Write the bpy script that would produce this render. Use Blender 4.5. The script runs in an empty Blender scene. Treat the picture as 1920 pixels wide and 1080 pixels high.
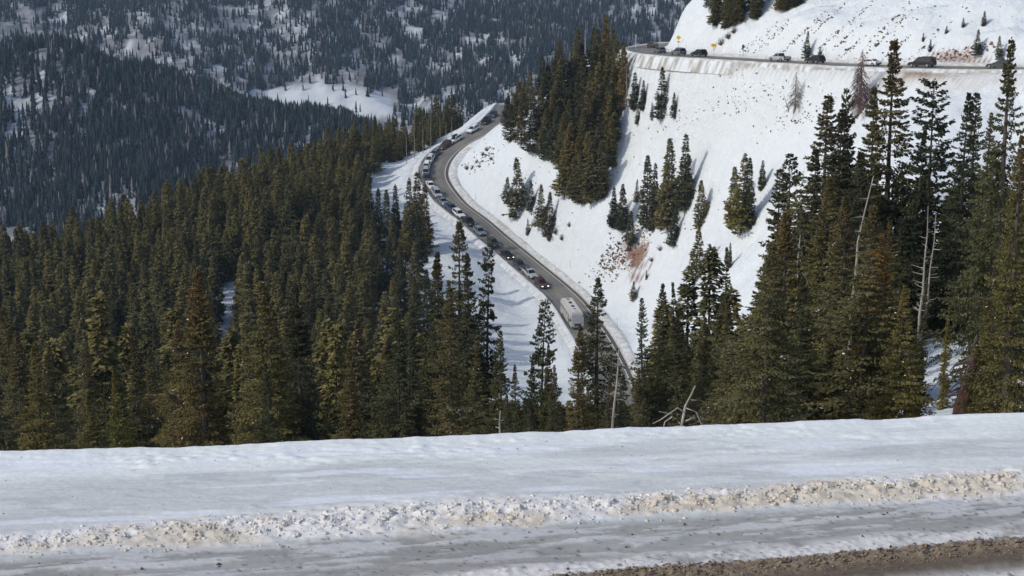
import bpy, math, random
import numpy as np
from mathutils import Vector, Matrix, Euler
R = math.radians
sc = bpy.context.scene
# ------------------------------------------------------------------ camera, sky, sun, exposure
F = 3000.0                                   # focal length in pixels of a 1920 wide frame
PITCH = math.atan(740.0 / F)
cam_d = bpy.data.cameras.new('camera'); cam = bpy.data.objects.new('camera', cam_d)
sc.collection.objects.link(cam); sc.camera = cam
cam.location = (0, 0, 0); cam.rotation_euler = (R(90) - PITCH, 0, 0)
cam_d.sensor_width = 36; cam_d.lens = 36 * F / 1920; cam_d.clip_start = 0.5; cam_d.clip_end = 30000
SUN_EL = R(38); SUN_AZ = R(-110)             # azimuth from +Y, clockwise; negative = left of view
sun_dir = Vector((math.sin(SUN_AZ) * math.cos(SUN_EL), math.cos(SUN_AZ) * math.cos(SUN_EL), math.sin(SUN_EL)))
w = bpy.data.worlds.new('World'); sc.world = w; w.use_nodes = True
nt = w.node_tree; bg = nt.nodes['Background']
sky = nt.nodes.new('ShaderNodeTexSky'); sky.sky_type = 'NISHITA'; sky.sun_disc = False
sky.sun_elevation = SUN_EL; sky.sun_rotation = SUN_AZ; sky.altitude = 800; sky.dust_density = 3.0; sky.ozone_density = 1.0; sky.air_density = 0.8
nt.links.new(sky.outputs[0], bg.inputs[0]); bg.inputs[1].default_value = 0.15
sl = bpy.data.lights.new('sun', 'SUN'); so = bpy.data.objects.new('sun', sl); sc.collection.objects.link(so)
sl.energy = 2.0; sl.angle = R(0.6); sl.color = (1.0, 0.95, 0.86)
so.rotation_euler = sun_dir.to_track_quat('Z', 'Y').to_euler()
vs = sc.view_settings; vs.view_transform = 'Standard'; vs.look = 'None'; vs.exposure = 0.1; vs.gamma = 1; vs.use_curve_mapping = False
sc.cycles.max_bounces = 6; sc.cycles.diffuse_bounces = 2; sc.cycles.volume_bounces = 0; sc.cycles.transparent_max_bounces = 4
HAZE = 7e-5

# ------------------------------------------------------------------ helpers
COL = sc.collection
def link(o, parent=None):
    COL.objects.link(o)
    if parent is not None: o.parent = parent
    return o
def mesh_obj(name, v, f, mat, parent=None, smooth=False):
    me = bpy.data.meshes.new(name); me.from_pydata(v, [], f); me.update()
    for m in (mat if isinstance(mat, (list, tuple)) else [mat]): me.materials.append(m)
    if smooth: me.polygons.foreach_set('use_smooth', [True] * len(me.polygons))
    return link(bpy.data.objects.new(name, me), parent)
def fast_mesh(name, V, Fc, mat, smooth=False, k=4):
    """V (n,3) array, Fc (m,k) array"""
    me = bpy.data.meshes.new(name); V = np.asarray(V, np.float32); Fc = np.asarray(Fc, np.int32)
    me.vertices.add(len(V)); me.vertices.foreach_set('co', V.ravel())
    me.loops.add(Fc.size); me.loops.foreach_set('vertex_index', Fc.ravel())
    me.polygons.add(len(Fc)); me.polygons.foreach_set('loop_start', np.arange(0, Fc.size, k, dtype=np.int32))
    me.polygons.foreach_set('loop_total', np.full(len(Fc), k, np.int32))
    if smooth: me.polygons.foreach_set('use_smooth', np.ones(len(Fc), bool))
    me.update(calc_edges=True); me.materials.append(mat)
    return me
def set_col(me, C, name='col'):
    a = me.color_attributes.new(name, 'FLOAT_COLOR', 'POINT')
    C = np.asarray(C, np.float32)
    if C.shape[1] == 3: C = np.hstack([C, np.ones((len(C), 1), np.float32)])
    a.data.foreach_set('color', C.ravel())
def tag(o, label=None, cat=None, group=None, kind=None):
    if label: o['label'] = label
    if cat: o['category'] = cat
    if group: o['group'] = group
    if kind: o['kind'] = kind
    return o
def empty(name, loc, rz=0):
    o = bpy.data.objects.new(name, None); link(o); o.empty_display_size = 0.2
    o.location = loc; o.rotation_euler = (0, 0, rz); return o
def copy_tree(o, parent=None):
    c = o.copy(); COL.objects.link(c); c.parent = parent
    for ch in o.children: copy_tree(ch, c)
    return c

def ray(px, py):
    dx = (np.asarray(px, float) - 960) / F; dz = (540 - np.asarray(py, float)) / F
    cp, sp = math.cos(PITCH), math.sin(PITCH)
    return dx, cp + dz * sp, -sp + dz * cp
def PY(px, py, Y):
    a, b, c = ray(px, py); t = Y / b; return np.array([a * t, Y + 0 * a, c * t])
def PZ(px, py, Z):
    a, b, c = ray(px, py); t = Z / c; return np.array([a * t, b * t, Z + 0 * a])
def project(X, Y, Z):
    cp, sp = math.cos(PITCH), math.sin(PITCH)
    d = Y * cp - Z * sp; u = Y * sp + Z * cp
    return 960 + F * X / d, 540 - F * u / d

def _hash(ix, iy, s):
    h = (ix.astype(np.int64) * 374761393 + iy.astype(np.int64) * 668265263 + s * 1442695041) & 0xFFFFFFFF
    h = ((h ^ (h >> 13)) * 1274126177) & 0xFFFFFFFF
    h = ((h ^ (h >> 16)) * 2246822519) & 0xFFFFFFFF
    return ((h ^ (h >> 15)) & 0xFFFFFF) / float(0xFFFFFF)
def vnoise(x, y, s=0):
    x = np.asarray(x, float); y = np.asarray(y, float)
    ix = np.floor(x); iy = np.floor(y); fx = x - ix; fy = y - iy
    fx = fx * fx * fx * (fx * (fx * 6 - 15) + 10); fy = fy * fy * fy * (fy * (fy * 6 - 15) + 10)
    a = _hash(ix, iy, s); b = _hash(ix + 1, iy, s); c = _hash(ix, iy + 1, s); d = _hash(ix + 1, iy + 1, s)
    return (a * (1 - fx) + b * fx) * (1 - fy) + (c * (1 - fx) + d * fx) * fy
def fbm(x, y, s=0, o=4, g=0.5):
    t = 0; a = 1; n = 0
    ca, sa = math.cos(0.7), math.sin(0.7)
    for i in range(o):
        t = t + a * vnoise(x, y, s + i * 17); n += a; a *= g
        x, y = (x * ca - y * sa) * 2.03 + 5.1, (x * sa + y * ca) * 2.03 + 1.7
    return t / n                                            # 0..1 around 0.5
def worley(x, y, s=0):
    ix = np.floor(x); iy = np.floor(y); best = np.full(np.shape(x), 9.0); cid = np.zeros(np.shape(x))
    for i in (-1, 0, 1):
        for j in (-1, 0, 1):
            cx = ix + i + _hash(ix + i, iy + j, s); cy = iy + j + _hash(ix + i, iy + j, s + 5)
            d = (cx - x) ** 2 + (cy - y) ** 2; m = d < best
            best = np.where(m, d, best); cid = np.where(m, _hash(ix + i, iy + j, s + 9), cid)
    return np.sqrt(best), cid
def smooth(a, b, x):
    t = np.clip((np.asarray(x, float) - a) / (b - a), 0, 1); return t * t * (3 - 2 * t)

# ------------------------------------------------------------------ materials
def mat_new(name):
    m = bpy.data.materials.new(name); m.use_nodes = True; n = m.node_tree
    return m, n, n.nodes['Principled BSDF']
def plain(name, col, rough=0.6, metal=0.0, emit=None, coat=0.0):
    m, n, b = mat_new(name); b.inputs['Base Color'].default_value = (*col, 1)
    b.inputs['Roughness'].default_value = rough; b.inputs['Metallic'].default_value = metal
    if coat: b.inputs['Coat Weight'].default_value = coat
    if emit: b.inputs['Emission Color'].default_value = (*emit[0], 1); b.inputs['Emission Strength'].default_value = emit[1]
    return m
def nd(n, t, **k):
    x = n.nodes.new(t)
    for a, v in k.items(): setattr(x, a, v)
    return x
def noise_node(n, scale, detail=4, rough=0.55, vec=None):
    x = nd(n, 'ShaderNodeTexNoise'); x.inputs['Scale'].default_value = scale; x.inputs['Detail'].default_value = detail
    x.inputs['Roughness'].default_value = rough
    if vec is not None: n.links.new(vec, x.inputs['Vector'])
    return x
def ramp(n, src, stops):
    r = nd(n, 'ShaderNodeValToRGB'); n.links.new(src, r.inputs[0]); e = r.color_ramp.elements
    while len(e) < len(stops): e.new(0.5)
    for i, (p, c) in enumerate(stops): e[i].position = p; e[i].color = (*c, 1) if len(c) == 3 else c
    return r
def mix(n, fac, a, b, mode='MIX'):
    m = nd(n, 'ShaderNodeMix', data_type='RGBA', blend_type=mode)
    for s, v in ((m.inputs[0], fac), (m.inputs[6], a), (m.inputs[7], b)):
        if isinstance(v, bpy.types.NodeSocket): n.links.new(v, s)
        elif isinstance(v, (int, float)): s.default_value = v
        else: s.default_value = (*v, 1)
    return m.outputs[2]
def bump(n, b, h, dist, strength=1.0, prev=None):
    x = nd(n, 'ShaderNodeBump'); x.inputs['Distance'].default_value = dist; x.inputs['Strength'].default_value = strength
    n.links.new(h, x.inputs['Height'])
    if prev is not None: n.links.new(prev, x.inputs['Normal'])
    if b is not None: n.links.new(x.outputs[0], b.inputs['Normal'])
    return x.outputs[0]

def make_terrain_mat():
    m, n, b = mat_new('snowy_terrain')
    at = nd(n, 'ShaderNodeAttribute', attribute_name='col')
    geo = nd(n, 'ShaderNodeNewGeometry')
    n1 = noise_node(n, 0.35, 6, 0.6, geo.outputs['Position']); n2 = noise_node(n, 2.2, 4, 0.6, geo.outputs['Position'])
    r = ramp(n, n1.outputs[0], [(0.3, (0.93, 0.93, 0.94)), (0.7, (1, 1, 1))])
    c = mix(n, 1.0, at.outputs['Color'], r.outputs[0], 'MULTIPLY')
    n.links.new(c, b.inputs['Base Color']); b.inputs['Roughness'].default_value = 0.75
    b.inputs['Specular IOR Level'].default_value = 0.25
    h = bump(n, None, n1.outputs[0], 1.6, 0.55); bump(n, b, n2.outputs[0], 0.25, 0.6, h)
    return m
def make_road_mat():
    m, n, b = mat_new('worn_asphalt')
    uv = nd(n, 'ShaderNodeUVMap', uv_map='uv'); sep = nd(n, 'ShaderNodeSeparateXYZ'); n.links.new(uv.outputs[0], sep.inputs[0])
    mp = nd(n, 'ShaderNodeMapping'); mp.inputs['Scale'].default_value = (1.0, 0.06, 1); n.links.new(uv.outputs[0], mp.inputs[0])
    long = noise_node(n, 0.8, 4, 0.6, mp.outputs[0]); patch = noise_node(n, 0.09, 3, 0.5, uv.outputs[0])
    grain = noise_node(n, 3.0, 4, 0.6, uv.outputs[0])
    c1 = ramp(n, long.outputs[0], [(0.3, (0.125, 0.12, 0.11)), (0.7, (0.225, 0.215, 0.195))])
    c2 = ramp(n, patch.outputs[0], [(0.38, (0.75, 0.77, 0.8)), (0.6, (1.15, 1.12, 1.05))])
    c = mix(n, 1.0, c1.outputs[0], c2.outputs[0], 'MULTIPLY')
    def band(x0, x1, soft=0.02):
        a = nd(n, 'ShaderNodeMapRange', clamp=True); n.links.new(sep.outputs[0], a.inputs[0])
        a.inputs[1].default_value = x0 - soft; a.inputs[2].default_value = x0 + soft
        d = nd(n, 'ShaderNodeMapRange', clamp=True); n.links.new(sep.outputs[0], d.inputs[0])
        d.inputs[1].default_value = x1 + soft; d.inputs[2].default_value = x1 - soft
        q = nd(n, 'ShaderNodeMath', operation='MULTIPLY'); n.links.new(a.outputs[0], q.inputs[0]); n.links.new(d.outputs[0], q.inputs[1])
        return q.outputs[0]
    wear = ramp(n, grain.outputs[0], [(0.35, (0.25,) * 3), (0.6, (1,) * 3)])
    def line(c, x0, x1, colr, worn=True, k=1.0):
        f = band(x0, x1)
        q = nd(n, 'ShaderNodeMath', operation='MULTIPLY'); n.links.new(f, q.inputs[0])
        if worn: n.links.new(wear.outputs[0], q.inputs[1])
        else: q.inputs[1].default_value = k
        return mix(n, q.outputs[0], c, colr)
    for x in (-3.2, -1.6, 1.3, 3.0):        # polished wheel tracks, slightly lighter
        f = band(x - 0.3, x + 0.3, 0.3); q = nd(n, 'ShaderNodeMath', operation='MULTIPLY'); n.links.new(f, q.inputs[0]); q.inputs[1].default_value = 0.3
        c = mix(n, q.outputs[0], c, (0.25, 0.24, 0.22))
    c = line(c, -0.42, -0.24, (0.36, 0.29, 0.12)); c = line(c, 0.24, 0.42, (0.36, 0.29, 0.12))
    c = line(c, 4.25, 4.5, (0.62, 0.6, 0.56), False, 0.9)
    c = line(c, 4.6, 5.5, (0.07, 0.068, 0.064), False, 0.85)
    c = line(c, -4.6, -4.4, (0.5, 0.48, 0.45), False, 0.8)
    n.links.new(c, b.inputs['Base Color']); b.inputs['Roughness'].default_value = 0.8
    bump(n, b, grain.outputs[0], 0.02, 0.5)
    return m
def make_attr_mat(name, scale=3.0, rough=0.8, bd=0.02, lo=0.8, hi=1.1, spec=0.3, attr='col'):
    m, n, b = mat_new(name); at = nd(n, 'ShaderNodeAttribute', attribute_name=attr)
    geo = nd(n, 'ShaderNodeNewGeometry'); n1 = noise_node(n, scale, 6, 0.65, geo.outputs['Position'])
    r = ramp(n, n1.outputs[0], [(0.3, (lo,) * 3), (0.7, (hi,) * 3)])
    n.links.new(mix(n, 1.0, at.outputs['Color'], r.outputs[0], 'MULTIPLY'), b.inputs['Base Color'])
    b.inputs['Roughness'].default_value = rough; b.inputs['Specular IOR Level'].default_value = spec
    bump(n, b, n1.outputs[0], bd, 0.8); return m
def make_leaf_mat(name):
    m, n, b = mat_new(name); at = nd(n, 'ShaderNodeAttribute', attribute_name='col')
    oi = nd(n, 'ShaderNodeObjectInfo')
    c = mix(n, 1.0, at.outputs['Color'], oi.outputs['Color'], 'MULTIPLY')
    r = ramp(n, oi.outputs['Random'], [(0.0, (0.6, 0.68, 0.74)), (0.35, (0.95, 0.97, 0.95)), (0.7, (1.1, 1.06, 0.94)), (1.0, (1.4, 1.32, 1.08))])
    c = mix(n, 1.0, c, r.outputs[0], 'MULTIPLY')
    n.links.new(c, b.inputs['Base Color']); b.inputs['Roughness'].default_value = 0.75; b.inputs['Specular IOR Level'].default_value = 0.12
    return m
def make_bark_mat(name, c0, c1):
    m, n, b = mat_new(name); tc = nd(n, 'ShaderNodeTexCoord'); mp = nd(n, 'ShaderNodeMapping'); mp.inputs['Scale'].default_value = (6, 6, 0.9)
    n.links.new(tc.outputs['Object'], mp.inputs[0]); x = noise_node(n, 2.0, 5, 0.6, mp.outputs[0])
    n.links.new(ramp(n, x.outputs[0], [(0.3, c0), (0.7, c1)]).outputs[0], b.inputs['Base Color']); b.inputs['Roughness'].default_value = 0.9
    bump(n, b, x.outputs[0], 0.03, 0.8); return m
M_TERR = make_terrain_mat(); M_ROAD = make_road_mat()
M_BANK = make_attr_mat('plowed_snow', 1.5, 0.8, 0.12, 0.85, 1.08)
M_NEAR = make_attr_mat('roadside_snow_and_ice', 26.0, 0.62, 0.006, 0.9, 1.06, 0.35)
M_CLOD = make_attr_mat('clods', 40.0, 0.8, 0.01, 0.75, 1.15)
M_LEAF = make_leaf_mat('spruce_needles')
M_FAR = make_attr_mat('distant_needles', 0.2, 0.95, 0.0, 0.8, 1.2, 0.05)
M_BARK = make_bark_mat('bark', (0.045, 0.032, 0.024), (0.13, 0.1, 0.08))
M_GREYWOOD = make_bark_mat('weathered_wood', (0.16, 0.13, 0.11), (0.42, 0.37, 0.32))
M_PALEWOOD = make_bark_mat('bleached_wood', (0.2, 0.17, 0.14), (0.5, 0.45, 0.38))
M_REDWOOD = make_bark_mat('dead_reddish_wood', (0.12, 0.07, 0.055), (0.26, 0.17, 0.14))
M_ORANGE = make_bark_mat('peeled_trunk', (0.08, 0.045, 0.03), (0.36, 0.19, 0.1))
M_SHRUB = make_bark_mat('willow_twigs', (0.09, 0.065, 0.055), (0.24, 0.18, 0.15))

# ------------------------------------------------------------------ roads
LOW = [(955,196,-81),(927,228,-84),(886,254,-87),(862,267,-89),(838,281,-91),(822,297,-93),(812,313,-95),(810,328,-97),
       (815.5,343,-98.5),(828,361,-100.5),(848,385,-102.5),(887,414,-105),(917,441,-107),(950,468,-109),(987,499,-111),
       (1029,534,-113),(1062,565,-114.5),(1090,604,-115.5),(1118,648,-116.5),(1150,720,-118),(1172,800,-119)]
UPP = [(2200,133,-36.5),(2040,131.5,-38),(1880,129,-40),(1700,126.5,-41.5),(1580,122,-42.6),(1460,116,-44),(1380,111.3,-45.3),(1300,106.5,-46.5),(1245,102,-47.4),
       (1213,97,-48.2),(1202,92,-48.8),(1222,87,-49.2),(1262,82.5,-49.6),(1320,79.5,-50)]
def spline(ctrl, iters=30, step=1.0):
    P = np.array([PZ(a, b, c) for a, b, c in ctrl])
    # Catmull-Rom through the points, then light smoothing, then even resampling
    Q = []
    E = np.vstack([2 * P[0] - P[1], P, 2 * P[-1] - P[-2]])
    for i in range(1, len(E) - 2):
        p0, p1, p2, p3 = E[i-1], E[i], E[i+1], E[i+2]
        for t in np.linspace(0, 1, 24, endpoint=False):
            Q.append(0.5 * ((2*p1) + (-p0+p2)*t + (2*p0-5*p1+4*p2-p3)*t*t + (-p0+3*p1-3*p2+p3)*t**3))
    Q = np.array(Q + [P[-1]])
    def resample(Q):
        d = np.r_[0, np.cumsum(np.linalg.norm(np.diff(Q[:, :2], axis=0), axis=1))]
        s = np.arange(0, d[-1], step); return np.column_stack([np.interp(s, d, Q[:, k]) for k in range(3)])
    Q = resample(Q)
    for _ in range(iters):
        Q[1:-1] = 0.25 * Q[:-2] + 0.5 * Q[1:-1] + 0.25 * Q[2:]
    return resample(Q)
def extend(Q, n, dirxy, dz, front):
    out = []; p = Q[0] if front else Q[-1]
    for i in range(1, n + 1): out.append([p[0] + dirxy[0] * i, p[1] + dirxy[1] * i, p[2] + dz * i])
    return np.vstack([np.array(out)[::-1], Q]) if front else np.vstack([Q, np.array(out)])
RL = spline(LOW); RU = spline(UPP)
t = RL[-1] - RL[-6]; t /= np.hypot(*t[:2]); RL = extend(RL, 40, t[:2], t[2], False)
def frames(Q):
    T = np.gradient(Q, axis=0); T /= np.linalg.norm(T[:, :2], axis=1)[:, None]
    for _ in range(8):
        T[1:-1] = (T[:-2] + T[1:-1] * 2 + T[2:]) / 4
    T /= np.linalg.norm(T[:, :2], axis=1)[:, None]
    N = np.column_stack([-T[:, 1], T[:, 0]])                 # left of the driving direction
    return T, N
TL, NL = frames(RL); TU, NU = frames(RU)
# offsets: v>0 = left of driving. lower road: driving towards camera, left = +X = uphill side. upper: left = valley side
def nearest(X, Y, Q):
    X = np.asarray(X, float).ravel(); Y = np.asarray(Y, float).ravel()
    D = np.full(X.shape, 1e9); I = np.zeros(X.shape, int)
    m = (X > Q[:, 0].min() - 40) & (X < Q[:, 0].max() + 40) & (Y > Q[:, 1].min() - 40) & (Y < Q[:, 1].max() + 40)
    id_ = np.nonzero(m)[0]
    for s in range(0, len(id_), 20000):
        k = id_[s:s + 20000]
        d = (X[k][:, None] - Q[None, :, 0]) ** 2 + (Y[k][:, None] - Q[None, :, 1]) ** 2
        j = d.argmin(1); I[k] = j; D[k] = np.sqrt(d[np.arange(len(k)), j])
    return D, I

# ------------------------------------------------------------------ terrain height: thin-plate surface through surveyed points
CP = []
def c(px, py, Y): CP.append(PY(px, py, Y))
def cx(x, y, z): CP.append(np.array([x, y, z], float))
for Q in (RL, RU):
    for i in range(0, len(Q), 14): CP.append(Q[i])
# cut slope between the two roads
for a in [(1200,112,498),(1200,250,480),(1200,430,455),(1160,470,452),(1250,560,425),(1500,135,424),(1500,250,400),(1500,400,372),(1500,520,340),
          (1350,130,455),(1350,300,428),(1350,450,405),(1300,600,380),(1700,250,355),(1700,400,325),(1880,150,368),(1880,260,345),(1050,250,520),(1050,340,490),(1060,170,540),(1100,135,550),
          (980,200,562),(960,290,530),(935,330,530),(900,350,528),(1040,430,480),(1100,110,556),(1190,140,515),(1190,112,504),(1080,470,462),(1130,380,472),(1150,200,518)]: c(*a)
# above the upper road
for a in [(1600,0,450),(1600,-200,487),(1600,-500,540),(1900,60,392),(1900,0,406),(1900,-300,460),(1290,84,500),(1320,62,497),(1350,32,492),(1375,-60,505),(1450,60,448),(1400,85,462),(1450,-200,520),
          (2300,0,380),(2300,-400,440),(1400,-300,560)]: c(*a)
for a in [(60,578,-57),(100,566,-49),(130,620,-70),(40,562,-54),(20,530,-57),(60,640,-90),(30,620,-88),(0,640,-92),(130,720,-110),(60,760,-140),(200,650,-40),(250,560,20),(300,450,40),(200,480,-2)]: cx(*a)
# outside of the lower road and the wooded spur
for a in [(0,550,450),(300,465,480),(560,355,530),(700,345,560),(700,305,575),(850,250,622),(760,300,585),(740,400,520),(740,500,470),(850,450,492),(700,560,430),(900,560,440),(900,640,408),(980,620,424),(1040,700,396),
          (980,740,368),(700,700,368),(300,700,345),(100,640,400),(500,560,410),(500,450,460),(870,500,468)]: c(*a)
for a in [(-230,420,-135),(-260,560,-165),(-150,560,-140),(-110,620,-130),(-60,680,-120),(-20,740,-125),(-300,300,-120),(-160,300,-112),(-200,180,-85)]: cx(*a)
# near hillside
for x, y, z in [(0,300,-108),(-60,300,-112),(60,300,-104),(110,300,-86),(0,200,-77),(-60,200,-80),(50,200,-72),(90,200,-55),(0,130,-50),(-40,130,-52),(30,130,-45),(0,100,-38),(-30,100,-39),(0,75,-29),(-20,75,-30),
                (-15,50,-20.5),(0,50,-19.5),(10,50,-18.5),(-30,20,-9.5),(0,20,-9),(30,20,-8.5),(-60,20,-10),(60,20,-7.5),(0,0,-7),(60,0,-6),(-60,0,-8),(-100,100,-46),(160,200,-30),(170,330,-30),(140,100,-10),(0,-80,-8),(90,-80,-8),(-90,-80,-8)]: cx(x, y, z)
for a in [(1780,660,84),(1780,770,62),(1700,790,60),(1900,700,76),(1780,600,104),(1500,830,66),(1500,740,105),(1300,850,70),(1300,790,100)]: c(*a)
# valley, dark mid hill, far mountain
for a in [(0,95,1750),(180,102,1750),(350,165,1750),(480,205,1720),(600,240,1700),(0,440,1380),(300,360,1450),(550,300,1580),(700,300,1550),(150,280,1550),(0,250,1580),(-500,60,1750),(-400,400,1400),
          (600,200,2300),(850,190,2300),(1100,160,2350),(400,150,2350),(200,60,2500),(0,50,2550),(-600,40,2500),(600,0,2800),(1000,0,2850),(1300,0,2850),(1300,60,2650),(1600,60,2600),(2200,0,2700),(0,-60,3000),(300,0,2780),
          (600,-220,3300),(1200,-220,3300),(1900,-220,3200),(0,-300,3500),(600,-500,4000),(1500,-500,4000),(-700,-300,3600),(2600,-300,3400)]: c(*a)
for a in [(-600,1900,-215),(-300,1950,-285),(0,2000,-330),(-600,2100,-260),(-100,1700,-300),(0,1400,-330),(0,1100,-300),(300,1200,-290),(300,1800,-340),(600,1500,-250),(-200,1100,-310),(-200,850,-240),(0,900,-220),(200,900,-200),
          (-500,900,-240),(500,900,-60),(800,1800,-260),(1000,1000,60),(-900,1300,-200),(-1500,1500,-60),(1500,2200,-100),(-1300,2600,-150),(-500,500,-190),(-500,100,-130),(500,500,80),(500,100,30),(2200,4200,500),(-2200,4200,500),(0,5200,700),(2200,800,150),(-2200,600,50)]: cx(*a)
CP = np.array(CP); S_ = 300.0
def tps_fit(P, lam=2e-4):
    n = len(P); xy = P[:, :2] / S_
    r = np.linalg.norm(xy[:, None] - xy[None], axis=2); K = np.where(r > 0, r * r * np.log(r + 1e-12), 0) + lam * np.eye(n)
    A = np.zeros((n + 3, n + 3)); A[:n, :n] = K; A[:n, n] = 1; A[:n, n+1:] = xy; A[n, :n] = 1; A[n+1:, :n] = xy.T
    return np.linalg.solve(A, np.r_[P[:, 2], 0, 0, 0])
W_ = tps_fit(CP)
def tps(X, Y):
    X = X / S_; Y = Y / S_; out = np.empty(X.shape); n = len(CP); cxy = CP[:, :2] / S_
    for s in range(0, len(X), 40000):
        e = slice(s, s + 40000)
        r2 = (X[e, None] - cxy[None, :, 0]) ** 2 + (Y[e, None] - cxy[None, :, 1]) ** 2
        out[e] = (0.5 * r2 * np.log(r2 + 1e-20)) @ W_[:n] + W_[n] + W_[n+1] * X[e] + W_[n+2] * Y[e]
    return out
PLAT = -3.2
def height(X, Y, info=False):
    shp = np.shape(X); X = np.asarray(X, float).ravel(); Y = np.asarray(Y, float).ravel()
    z = tps(X, Y)
    far = smooth(900, 1500, Y)
    z = z + (fbm((X + Y * .5) / 3.2, Y / 5.5, 14, 4, .6) - 0.5) * 0.95 * smooth(0, 25, X) * smooth(320, 360, Y) * (1 - smooth(640, 700, Y))
    z = z + (fbm(X / 34, Y / 34, 3, 4) - 0.5) * 5.5 * (1 - far) * smooth(30, 120, Y)
    z = z + (fbm(X / 6.5, Y / 6.5, 8, 3) - 0.5) * (0.6 + 1.2 * smooth(20, 60, X)) * (1 - far) * smooth(15, 60, Y)
    z = z - 1.1 * smooth(0.55, 0.72, fbm(Y / 5.5 + X / 9, X / 60, 12, 3)) * (1 - far) * smooth(0, 30, X) * smooth(330, 380, Y)
    z = z + (fbm(X / 260 + Y / 900, Y / 420, 21, 5, 0.55) - 0.5) * 95 * far
    DL, IL = nearest(X, Y, RL); DU, IU = nearest(X, Y, RU)
    for D, I, Q, a, b_ in ((DL, IL, RL, 6.8, 17.0), (DU, IU, RU, 6.2, 13.0)):
        k = 1 - smooth(a, b_, D); z = z * (1 - k) + (Q[I, 2] - 0.35) * k
    z = np.where(Y < 30, np.minimum(z, -5.0 - 0.0 * Y), z)
    if info: return z.reshape(shp), DL, IL, DU, IU
    return z.reshape(shp)
def hit(px, py, y0=20.0, y1=760.0, n=900):
    """where the sight line through a photo pixel meets the ground"""
    a, b, cc = ray(px, py); Ys = np.linspace(y0, y1, n); t = Ys / b; X = a * t; Z = cc * t
    H = height(X, Ys); s = np.nonzero(Z < H)[0]
    if len(s) == 0: return None
    i = s[0]
    if i:
        a0 = Z[i-1] - H[i-1]; a1 = Z[i] - H[i]; f = a0 / (a0 - a1 + 1e-9); return np.array([X[i-1] + f * (X[i] - X[i-1]), Ys[i-1] + f * (Ys[i] - Ys[i-1]), H[i-1] + f * (H[i] - H[i-1])])
    return np.array([X[i], Ys[i], H[i]])

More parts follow.
